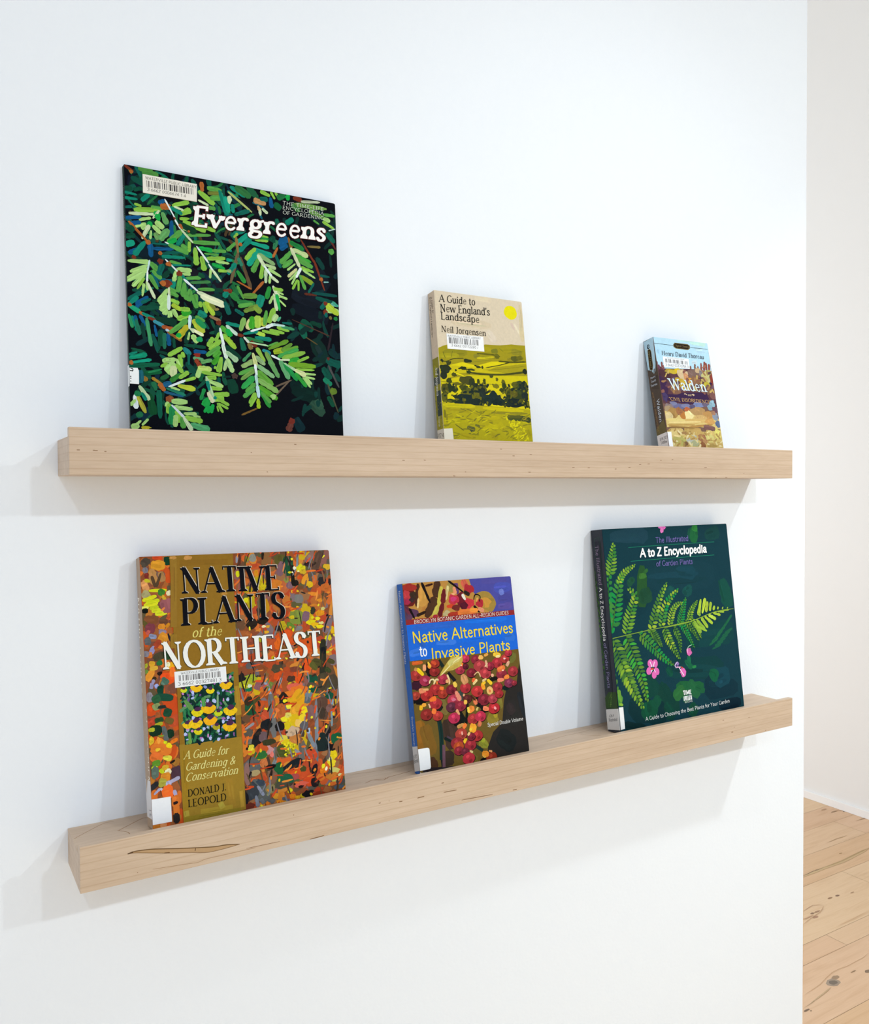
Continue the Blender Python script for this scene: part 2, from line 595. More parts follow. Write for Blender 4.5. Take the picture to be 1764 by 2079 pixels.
# ------------------------------------------------------------------ lettering drawn with a brush: skeleton strokes
GLYPHS = {
 'A': (76, 't4,0s 38,100;k38,100 72,0s;t17,36 59,36'), 'B': (64, 'k14,0l 14,100l;14,100 32,100 @32,76,22,24,90,-90 14,52;14,52 34,52 @34,26,25,26,90,-90 14,0'),
 'C': (72, '@42,50,35,50,48,312'), 'D': (76, 'k14,0l 14,100l;14,100 32,100 @32,50,36,50,90,-90 14,0'),
 'E': (60, 'k14,0l 14,100l;t14,100 52,100v;t14,52 42,52v;t14,0 54,0v'), 'F': (56, 'k14,0s 14,100l;t14,100 50,100v;t14,52 40,52v'),
 'G': (76, '@42,50,35,50,50,325;k68,10 68,44s'), 'H': (80, 'k14,0s 14,100s;k66,0s 66,100s;t14,52 66,52'), 'I': (30, 'k15,0s 15,100s'),
 'J': (42, 'k28,100s 28,16 @14,14,14,20,0,-110'), 'K': (70, 'k14,0s 14,100s;t62,100s 14,42;k28,56 64,0s'), 'L': (56, 'k14,0s 14,100s;t14,0 50,0v'),
 'M': (92, 't12,0s 16,100l;k16,100 46,10;t46,10 76,100;k76,100r 80,0s'), 'N': (80, 't14,0s 14,100l;k14,100 66,0;t66,0 66,100s'), 'O': (84, '@42,50,36,50,90,450'),
 'P': (62, 'k14,0s 14,100l;14,100 32,100 @32,73,24,27,90,-90 14,46'), 'R': (72, 'k14,0s 14,100l;14,100 32,100 @32,74,23,26,90,-90 14,48;k34,48 64,0r'),
 'S': (56, '~48,80 42,94 28,100 14,94 9,80 14,64 30,52 44,40 48,24 42,7 28,0 14,5 7,20'), 'T': (64, 'k32,0s 32,100;t6,100v 58,100v'),
 'U': (76, 'k14,100s 14,32 @38,32,24,33,180,360;t62,32 62,100s'), 'V': (74, 'k5,100s 37,0;t37,0 69,100s'), 'W': (100, 'k4,100s 28,0;t28,0 50,100;k50,100 72,0;t72,0 96,100s'),
 'Y': (70, 'k5,100s 35,48;t35,48 64,100s;k35,48 35,0s'), 'Z': (64, 't8,100v 56,100;k56,100 6,0;t6,0 58,0v'),
 'a': (54, '~12,54 22,65 34,64 42,52;k42,54 43,8 50,0;~42,38 24,35 11,26 9,12 18,1 31,3 42,16'), 'b': (60, 'k12,0 12,100l;@32,33,21,34,160,-160'),
 'c': (52, '@30,33,21,34,48,312'), 'd': (60, 'k47,0r 47,100l;@28,33,20,34,20,340'), 'e': (54, 't9,36 46,36 @28,36,18,30,0,180 @29,33,20,34,180,318'),
 'f': (36, 'k16,0s 16,78 @29,80,13,20,180,60;t4,64 32,64'), 'g': (58, 'k46,64r 46,-8 @28,-8,18,22,0,-145;@28,33,20,32,20,340'),
 '\u00a7': (60, '@27,44,17,21,90,450;t40,58 56,66;~14,26 8,14 22,7 44,4 50,-10 38,-26 16,-27 6,-15 16,2'),
 'h': (60, 'k12,0s 12,100l;12,44 @30,44,18,22,170,0 48,0s'), 'i': (28, 'k14,0s 14,65l;.14,88'), 'l': (28, 'k14,0s 14,100l'),
 'm': (92, 'k12,0s 12,65l;12,44 @28,44,16,22,170,0 44,0s;44,44 @61,44,17,22,170,0 78,0s'), 'n': (60, 'k12,0s 12,65l;12,44 @30,44,18,22,170,0 48,0s'),
 'o': (58, '@29,33,21,34,90,450'), 'p': (60, 'k12,-32s 12,65l;@32,33,21,34,160,-160'), 'r': (42, 'k12,0s 12,65l;12,40 @28,44,16,22,180,50'),
 's': (46, '~38,52 29,65 16,64 9,52 18,40 31,29 38,17 31,2 17,0 7,13'), 't': (38, 'k16,86 16,16 @28,16,12,17,180,300;t3,65 32,65'),
 'u': (60, 'k12,65l 12,22 @29,22,17,23,180,350;k47,65l 47,0r'), 'v': (54, 'k4,65s 27,0;t27,0 50,65s'), 'w': (80, 'k4,65s 22,0;t22,0 40,65;k40,65 58,0;t58,0 76,65s'),
 'x': (54, 'k6,65 48,0;t48,65 6,0'), 'k': (56, 'k12,0s 12,100l;t46,65s 12,28;k24,38 50,0s'), 'y': (54, 'k4,65s 27,0;t50,65s 20,-24 8,-28'),
 '0': (54, '@27,50,19,50,90,450'), '1': (42, 't12,82 26,100;k26,100 26,0s'), '2': (52, '~8,78 14,94 27,100 40,92 42,74 28,44 6,2;t6,0 46,0'),
 '3': (52, '~8,88 24,100 41,90 40,66 24,54;~24,54 44,46 46,20 28,0 8,9'), '4': (56, 'k38,0 38,100;t38,100 4,30;t4,30 52,30'), '5': (52, 't42,100 14,100 11,56;~11,56 28,64 44,50 44,18 28,0 8,8'),
 '6': (54, '~42,94 24,88 10,56 8,28;@27,28,19,28,180,540'), '7': (50, 't6,100 46,100;k46,100 18,0'), '8': (52, '@26,75,17,24,90,450;@26,26,20,26,90,450'),
 '9': (54, '@27,70,19,29,0,360;~46,70 42,30 16,0'), '&': (70, '~64,4 16,72 17,94 31,100 41,88 36,70 12,36 9,16 22,1 40,6 54,24 60,48'),
 "'": (20, 'k12,100 7,76'), '"': (36, 'k10,100 8,78;k26,100 24,78'), '.': (24, '.12,5'), ',': (24, 'k12,8 6,-14'), '-': (42, 't5,42 36,42'), '/': (36, 't4,0 30,100'), ' ': (30, ''),
}
STYLES = {  # weight, thin ratio, serif half length, serif thickness, slant
 'slab': (19, .62, 10, 13, 0), 'roman': (17.5, .32, 8.5, 5, 0), 'romanl': (12.5, .42, 9, 4, 0), 'ital': (12.5, .5, 7, 6, .22), 'book': (12.5, .5, 8, 5, 0),
 'walden': (14.5, .5, 10, 6, 0), 'typew': (10, .8, 7, 7, 0), 'sans': (10.5, .9, 0, 0, 0), 'sansb': (12.5, .9, 0, 0, 0), 'sansk': (22, .85, 0, 0, 0), 'hand': (10.5, .9, 0, 0, 0),
}


def letter_polys(txt, style, bl, br, tl, extra=0.0, off=(0, 0)):
    W, thin, sl, st, slant = STYLES[style]
    adv = sum(GLYPHS[c][0] for c in txt)
    cap = math.hypot(tl[0] - bl[0], tl[1] - bl[1])
    length = math.hypot(br[0] - bl[0], br[1] - bl[1])
    kx = (length / adv) / (cap / 100.0)
    ex = ((br[0] - bl[0]) / length * cap / 100.0, (br[1] - bl[1]) / length * cap / 100.0)
    ey = ((tl[0] - bl[0]) / 100.0, (tl[1] - bl[1]) / 100.0)
    W = W * min(1.1, max(0.62, kx ** 0.6))
    sl = sl * min(1.1, max(0.6, kx))
    xtr = 2 * extra / (cap / 100.0)

    def mp(p):
        x, y = p[0] + slant * p[1], p[1]
        return (bl[0] + off[0] + x * ex[0] + y * ey[0], bl[1] + off[1] + x * ex[1] + y * ey[1])
    out = []

    def disc(c, r):
        out.append([mp((c[0] + r * math.cos(t), c[1] + r * math.sin(t))) for t in [i * math.tau / 10 for i in range(10)]])
    rnd = random.Random(len(txt) * 7 + ord(txt[0]))
    x0 = 0.0
    for ch in txt:
        wd, spec = GLYPHS[ch]
        adv_x, gx = x0, kx * (.93 if sl else .96)
        x0 += wd * (kx - gx) / 2
        dy = rnd.uniform(-1.2, 1.2)
        for stroke in filter(None, spec.split(';')):
            mode = None
            sm = False
            if stroke[0] in 'tk':
                mode, stroke = stroke[0], stroke[1:]
            if stroke[0] == '~':
                sm, stroke = True, stroke[1:]
            if stroke[0] == '.':
                a, b = stroke[1:].split(',')
                disc((x0 + float(a) * gx, float(b) + dy), (W * .62 + xtr / 2))
                continue
            pts, flags = [], {}
            for tok in stroke.split():
                if tok[0] == '@':
                    cx, cy, rx, ry, a0, a1 = map(float, tok[1:].split(','))
                    n = max(4, int(abs(a1 - a0) / 20))
                    for i in range(n + 1):
                        t = math.radians(a0 + (a1 - a0) * i / n)
                        pts.append((x0 + (cx + rx * math.cos(t)) * gx, cy + ry * math.sin(t) + dy))
                else:
                    f = tok[-1] if tok[-1].isalpha() else None
                    a, b = (tok[:-1] if f else tok).split(',')
                    if f:
                        flags[len(pts)] = f
                    pts.append((x0 + float(a) * gx, float(b) + dy))
            q = smooth(pts, 4) if sm else pts
            nn = normals(q)
            ws = []
            for i in range(len(q)):
                a, b = q[max(0, i - 1)], q[min(len(q) - 1, i + 1)]
                l = math.hypot(b[0] - a[0], b[1] - a[1]) or 1e-6
                if mode == 't':
                    k = thin
                elif mode == 'k':
                    k = 1.0
                else:
                    k = thin + (1 - thin) * abs(b[1] - a[1]) / l
                ws.append((W * k + xtr) / 2)
            for i in range(len(q) - 1):
                a, b, m, n2 = q[i], q[i + 1], nn[i], nn[i + 1]
                out.append([mp((a[0] - m[0] * ws[i], a[1] - m[1] * ws[i])), mp((b[0] - n2[0] * ws[i + 1], b[1] - n2[1] * ws[i + 1])),
                            mp((b[0] + n2[0] * ws[i + 1], b[1] + n2[1] * ws[i + 1])), mp((a[0] + m[0] * ws[i], a[1] + m[1] * ws[i]))])
            for idx, e in ((0, q[0]), (-1, q[-1])):
                f = flags.get(0 if idx == 0 else len(pts) - 1)
                if f and sl:
                    h = st / 2 + xtr / 2
                    if f == 'v':
                        g = sl * .9 + xtr / 2
                        top = 0 if e[1] > 80 else (g if e[1] < 20 else g * .6)
                        bot = 0 if e[1] < 20 else (g if e[1] > 80 else g * .6)
                        out.append([mp((e[0] - h, e[1] - bot * 1.1 - h)), mp((e[0] + h, e[1] - bot * 1.1 - h)), mp((e[0] + h, e[1] + top * 1.1 + h)), mp((e[0] - h, e[1] + top * 1.1 + h))])
                    else:
                        lo = sl + ws[idx] if f in 'sl' else ws[idx] * .9
                        hi = sl + ws[idx] if f in 'sr' else ws[idx] * .9
                        s = 1 if e[1] < 30 else -1
                        y0, y1, y2 = e[1] - s * xtr / 2, e[1] + s * st, e[1] + s * (st * 1.9)
                        pl = [mp((e[0] - lo, y0)), mp((e[0] + hi, y0)), mp((e[0] + hi * .96, y1)), mp((e[0] + ws[idx], y2)), mp((e[0] - ws[idx], y2)), mp((e[0] - lo * .96, y1))]
                        out.append(pl if s > 0 else pl[::-1])
                elif len(q) > 1 and not (q[0] == q[-1]):
                    disc(e, min(ws[idx], (W * max(thin, .5) + xtr) / 2) if sl else ws[idx])
        x0 = adv_x + wd * kx
    return union(out)


def union(polys):
    """merge overlapping stroke pieces into one flat, non-overlapping set of faces"""
    vs, fs = [], []
    for q in polys:
        ar = sum(a[0] * b[1] - b[0] * a[1] for a, b in zip(q, q[1:] + q[:1]))
        if abs(ar) < 1e-3:
            continue
        q = q if ar > 0 else q[::-1]
        fs.append(list(range(len(vs), len(vs) + len(q))))
        vs.extend(Vector(p) for p in q)
    if not fs:
        return []
    r = delaunay_2d_cdt(vs, [], fs, 1, 0.02)
    out = []
    boxes = [(min(vs[i][0] for i in f), max(vs[i][0] for i in f), min(vs[i][1] for i in f), max(vs[i][1] for i in f), [vs[i] for i in f]) for f in fs]
    for f in r[2]:
        q = [tuple(r[0][i]) for i in f]
        x, y = sum(p[0] for p in q) / len(q), sum(p[1] for p in q) / len(q)
        hit = False
        for x0, x1, y0, y1, g in boxes:
            if x0 <= x <= x1 and y0 <= y <= y1:
                odd = False
                for a, b in zip(g, g[1:] + g[:1]):
                    if (a[1] > y) != (b[1] > y) and x < a[0] + (y - a[1]) * (b[0] - a[0]) / (b[1] - a[1]):
                        odd = not odd
                if odd:
                    hit = True
                    break
        if not hit:
            continue                                   # a counter: inside the letter but under no stroke
        ar = sum(a[0] * b[1] - b[0] * a[1] for a, b in zip(q, q[1:] + q[:1]))
        out.append(q if ar > 0 else q[::-1])
    return out


def num(s):
    return tuple(map(float, s.split()))


# ------------------------------------------------------------------ books
DZ = 3e-6
SDZ = 1.2e-5


def rounded(quad, r):
    """quad BL, BR, TR, TL with the two fore-edge corners rounded"""
    bl, br, tr, tl = [Vector(q) for q in quad]
    out = [tuple(bl)]
    for p, a, b in ((br, bl, tr), (tr, br, tl)):
        u, v = (a - p).normalized() * r, (b - p).normalized() * r
        for k in range(5):
            t = k / 4
            out.append(tuple(p + u * (1 - t) ** 2 + v * t ** 2))
    out.append(tuple(tl))
    return out


def book(name, d, label, group):
    w, h, t = d['w'], d['h'], d['t']
    ex, up, n = Vector(d['ex']), Vector(d['up']), Vector(d['n'])
    org = Vector(d['o']) + ex * w / 2 - n * t / 2
    mw = Matrix(((ex[0], -n[0], up[0], org[0]), (ex[1], -n[1], up[1], org[1]), (ex[2], -n[2], up[2], org[2]), (0, 0, 0, 1)))
    root = empty(name, mw)
    tag(root, label, 'book', group)
    CT = 0.0008                                   # cover board thickness

    def fl(u, v, e=0.0):                          # front face to local
        return (u - w / 2, -t / 2 - e, v)
    quad = d['quad']
    poly = rounded(quad, 0.0022)
    conv = [(u * 1e4, v * 1e4) for u, v in poly]
    # spine corners: back bottom, front bottom, front top, back top (front edge stops at the cover board)
    sc = [Vector((-w / 2, t / 2, 0)), Vector(fl(*quad[0], -CT)), Vector(fl(*quad[3], -CT)), Vector((-w / 2, t / 2, h))]

    def sl(a, v, e=0.0):
        a, v = a / (t * 1e4), v / (h * 1e4)
        p = (sc[0] * (1 - a) + sc[1] * a) * (1 - v) + (sc[3] * (1 - a) + sc[2] * a) * v
        return (p[0] - e, p[1], p[2])

    # block: the body of the book between cover and back
    ins = 0.0006
    back = [(0.0, 0.0)] + [(u, max(0.0, v)) for u, v in poly[1:-1]] + [(0.0, h)]
    verts = [fl(max(u, (quad[0][0] if v < h / 2 else quad[3][0]) + ins), v, -CT) for u, v in poly] + [(u - w / 2 + (ins if u == 0.0 else 0), t / 2, v) for u, v in back]
    k = len(poly)
    faces = [tuple(range(k))] + [tuple(range(2 * k - 1, k - 1, -1))] + [(i, k + i, k + (i + 1) % k, (i + 1) % k) for i in range(k)]
    mesh_obj('book_block', verts, faces, [M_PAINT], root, cols=[rgb(d.get('edge', d['fbase']))] * len(faces))

    def flush(cv, fn, base, dz, verts, faces, cols):
        for q, c, lay in cv.faces:
            i = len(verts)
            verts.extend(fn(x, y, base + lay * dz) for x, y in q)
            faces.append(tuple(range(i, i + len(q))))
            cols.append(c)

    # front cover
    cv = Canvas(w * 1e4, h * 1e4, conv, 3)
    cv.run(d['front'])
    verts = [fl(u, v) for u, v in poly] + [fl(u, v, -CT) for u, v in poly]
    faces = [tuple(range(k))] + [(i, k + i, k + (i + 1) % k, (i + 1) % k) for i in range(k)]
    cols = [rgb(d['fbase'])] * len(faces)
    flush(cv, lambda x, y, e: fl(x / 1e4, y / 1e4, e), 0, DZ, verts, faces, cols)
    cover = mesh_obj('front_cover', verts, faces, [M_PAINT], root, cols=cols)
    ft = (cv.top + 3) * DZ
    # spine
    sconv = [(0, 0), (t * 1e4, 0), (t * 1e4, h * 1e4), (0, h * 1e4)]
    sv = Canvas(t * 1e4, h * 1e4, sconv, 4)
    sv.run(d['spine'])
    verts = [tuple(v) for v in sc]
    faces = [(0, 1, 2, 3)]
    cols = [rgb(d['sbase'])]
    inner = [(v[0] + 0.0008, v[1], v[2]) for v in sc]
    verts += inner
    faces += [(i, 4 + i, 4 + (i + 1) % 4, (i + 1) % 4) for i in range(4)]
    cols += [rgb(d['sbase'])] * 4
    flush(sv, sl, 0, SDZ, verts, faces, cols)
    spine = mesh_obj('spine', verts, faces, [M_PAINT], root, cols=cols)
    stp = (sv.top + 3) * SDZ
    # lettering, grouped by what it is
    groups = {}
    for part, txt, col, style, bl, br, tl, outl in d['text']:
        groups.setdefault(part, []).append((txt, col, style, num(bl), num(br), num(tl), outl))
    for part, lines in groups.items():
        if part.lstrip('@') in d['labels']:
            continue
        on_spine = part[0] == '@'
        verts, faces, cols = [], [], []
        for txt, col, style, bl, br, tl, outl in lines:
            jobs = [(letter_polys(txt, style, bl, br, tl), col, 2)]
            if outl:
                off = outl[2:] if len(outl) > 2 else (0, 0)
                jobs.insert(0, (letter_polys(txt, style, bl, br, tl, outl[1], off), outl[0], 1))
            for polys, c, lay in jobs:
                for q in polys:
                    q = clip(q, sconv if on_spine else conv)
                    if not q:
                        continue
                    i = len(verts)
                    verts.extend((sl(x, y, stp + lay * DZ * 3) if on_spine else fl(x / 1e4, y / 1e4, ft + lay * DZ * 3)) for x, y in q)
                    faces.append(tuple(range(i, i + len(q))))
                    cols.append(rgb(c))
        if faces:
            mesh_obj(part.lstrip('@'), verts, faces, [M_INK], spine if on_spine else cover, cols=cols)
    # paper labels stuck on the cover, the call number label folding round the spine
    for part, spec in d['labels'].items():
        verts, faces, cols = [], [], []
        e0 = ft + 0.00006

        def plate(pts, fn, c, e):
            ar = sum(a[0] * b[1] - b[0] * a[1] for a, b in zip(pts, pts[1:] + pts[:1]))
            if ar < 0:
                pts = pts[::-1]
            i, m = len(verts), len(pts)
            verts.extend(fn(x, y, e) for x, y in pts)
            verts.extend(fn(x, y, 0.0) for x, y in pts)
            faces.append(tuple(range(i, i + m)))
            faces.extend((i + j, i + m + j, i + m + (j + 1) % m, i + (j + 1) % m) for j in range(m))
            cols.extend([rgb(c)] * (m + 1))

        def flat(pts, fn, c, e):
            i = len(verts)
            verts.extend(fn(x, y, e) for x, y in pts)
            faces.append(tuple(range(i, i + len(pts))))
            cols.append(rgb(c))
        ffn = lambda x, y, e: fl(x / 1e4, y / 1e4, e)
        for ln in spec.split('\n'):
            q = ln.split()
            if q[0] == 'P':
                v = list(map(float, q[2:]))
                plate(ccw_clip(list(zip(v[::2], v[1::2])), conv), ffn, q[1], e0)
            elif q[0] == 'W':
                v = list(map(float, q[2:]))
                plate(ccw_clip(list(zip(v[::2], v[1::2])), sconv), sl, q[1], stp + 0.00006)
            elif q[0] == 'B':
                rnd = random.Random(int(q[2]))
                n_, v = int(q[3]), list(map(float, q[4:]))
                A, B, C_, D_ = [Vector(p) for p in zip(v[::2], v[1::2])]
                x = 0.0
                ws = [rnd.choice((1, 1, 1, 2, 2, 3)) for i in range(n_)]
                tot = sum(ws)
                for i, bw in enumerate(ws):
                    a, b = x / tot, (x + bw) / tot
                    x += bw
                    if i % 2 == 0:
                        qd = [D_.lerp(C_, a), D_.lerp(C_, b), A.lerp(B, b), A.lerp(B, a)]
                        flat([tuple(p) for p in qd], ffn, rnd.choice((q[1], q[1], '3c3a3a', '8a8786')), e0 + 4e-5)
            elif q[0] == 'S':
                tmp = Canvas(w * 1e4, h * 1e4)
                tmp.run(ln)
                for qd, c, lay in tmp.faces:
                    i = len(verts)
                    verts.extend(ffn(x, y, e0 + 4e-5) for x, y in qd)
                    faces.append(tuple(range(i, i + len(qd))))
                    cols.append(c)
        for key in (part, '@' + part):
            for txt, col, style, bl, br, tl, outl in groups.get(key, []):
                for qd in letter_polys(txt, style, bl, br, tl):
                    if key[0] == '@':
                        qd = clip(qd, sconv)
                        if qd:
                            flat(qd, sl, col, stp + 0.0001)
                    else:
                        flat(qd, ffn, col, e0 + 4e-5)
        mesh_obj(part, verts, faces, [M_PAPER], root, cols=cols)
    return root


# ------------------------------------------------------------------ the two picture ledges
def ledge(x0, x1, zb, label, marks, top_marks, group):
    D, T, H, lip = (0.06595, 0.0075, 0.04196, 0.00797)
    root = empty('picture_ledge', Matrix.Translation((x0, 0, zb)))
    tag(root, label, 'shelf', group)
    L = x1 - x0
    base = box('ledge_base', (0, -D, 0), (L, 0.0, H - lip), M_MAPLE, root, 0.0006)
    lp = box('front_lip', (0, -D - T, 0), (L, -D, H), M_MAPLE, root, 0.0007)
    for part, txt, fn in ((lp, marks, lambda x, y, e: (x / 1e4, -D - T - 2e-5 - e, y / 1e4)), (base, top_marks, lambda x, y, e: (x / 1e4, y / 1e4 - 1.0, H - lip + 2e-5 + e))):
        if not txt:
            continue
        cv = Canvas(L * 1e4, 1e4, [(0, 0), (L * 1e4, 0), (L * 1e4, H * 1e4), (0, H * 1e4)] if part is lp else [(0, (1 - D) * 1e4), (L * 1e4, (1 - D) * 1e4), (L * 1e4, 1e4), (0, 1e4)])
        cv.run(txt)
        me = part.data
        bm = bmesh.new()
        bm.from_mesh(me)
        lay = bm.loops.layers.float_color.new('paint')
        for q, c, l_ in cv.faces:
            f = bm.faces.new([bm.verts.new(fn(x, y, l_ * 4e-6)) for x, y in q])
            f.material_index = 1
            for lo in f.loops:
                lo[lay] = c
        bm.to_mesh(me)
        bm.free()
        me.materials.append(M_INK)
    return root


ledge(0.0, 1.0004, 1.5169, 'upper pale maple picture ledge seen from below, holding the large evergreen book', '''S 8a6c52 7 n 63 218 90 218
S 8a6c52 7 n 210 215 238 215
S 8a6c52 7 n 292 209 311 209
S 8a6c52 7 n 196 217 215 217
S 8a6c52 7 n 2093 316 2118 315
S 8a6c52 7 n 4633 323 4662 322
S 8a6c52 7 n 4812 248 4846 247
S 8a6c52 7 n 5066 267 5101 265
S 8a6c52 7 n 3333 174 3366 173
S 8a6c52 7 n 3604 180 3630 178
S 8a6c52 7 n 5045 57 5080 56
S 8a6c52 7 n 3983 9 4014 7
S 8a6c52 7 n 1802 38 1816 36
S 8a6c52 7 n 4143 55 4161 53
S 8a6c52 7 n 1642 226 1655 225
S 8a6c52 7 n 5722 121 5762 123
S 8a6c52 7 n 5973 118 6009 120
S 8a6c52 7 n 6663 131 6701 133
S 8a6c52 7 n 6854 168 6892 171
S 8a6c52 7 n 7003 178 7047 181
S 8a6c52 7 n 7236 228 7265 230
S 8a6c52 7 n 7452 241 7481 244
S 8a6c52 7 n 8082 143 8137 145
S 8a6c52 7 n 6426 107 6458 109
S 8a6c52 7 n 8898 68 8918 70
S 8a6c52 7 n 8512 7 8556 9
S 8a6c52 7 n 7140 -8 7163 -6
S 8a6c52 7 n 8306 2 8331 4''', '', 'maple picture ledges on the wall')

ledge(0.0033, 1.0028, 1.1444, 'lower pale maple picture ledge with a long dark mineral streak near its left end', '''P b8966f 405 269 466 279 619 265 827 222 1030 184 1206 156 1317 147 1454 122 1385 120 1250 112 1128 116 986 148 774 191 618 230 466 262
S 6f5438 9 n 405 269 466 277 618 263 827 221 1030 183 1206 153 1317 146 1454 122
S 86684a 6 n 405 267 466 264 618 228 774 191 986 147 1128 115 1250 111 1385 117 1454 121
S 6c5038 8 n 1024 180 1019 154
S 5c4430 11 n 405 268 456 271
S 6c5038 8 n 732 201 784 195
S a48668 5 n 626 73 878 54 1039 39 1127 54 1316 52 1615 51
S 8c6c50 8 n 490 79 493 72
S 846448 9 n 2190 6 2348 11
S 846448 10 n 3103 -24 3244 -22
S 846448 10 n 3461 182 3551 183
S 846448 9 n 3804 179 3977 174
S 846448 8 n 4044 44 4475 26
S 846448 7 n 4380 -11 4456 -20
S 846448 9 n 4766 21 4827 19
S 846448 9 n 3233 186 3275 183
S 846448 8 n 3776 288 3809 288
S 846448 8 n 2983 219 3009 219
S 846448 8 n 3105 219 3113 221
S 846448 8 n 2011 292 2020 294
S 846448 5 n 1520 64 1866 57
S 846448 8 n 8436 310 8467 308
S 846448 9 n 8621 112 8662 110
S 846448 9 n 8678 174 8690 175
S 846448 12 n 9368 25 9381 20
S 846448 6 n 8990 270 9014 270''', '''S a48468 8 n 12 9699 161 9823 315 9938 411 9944
S a07c5e 9 n 404 9679 527 9771 666 9869 715 9863
S a07c5e 8 n 396 9691 472 9596 481 9537 516 9505
S 946c4c 9 n 2986 9590 3114 9637 3238 9591 3301 9629 3416 9642 3632 9675
S 946c4c 7 n 3101 9612 3206 9572 3266 9625
S a07c5e 6 n 2932 9948 3321 9872 3750 9882
S a07c5e 6 n 5654 9724 5979 9795 6321 9809 6771 9885
S a07c5e 6 n 6232 9749 6305 9623 6423 9548''', 'maple picture ledges on the wall')

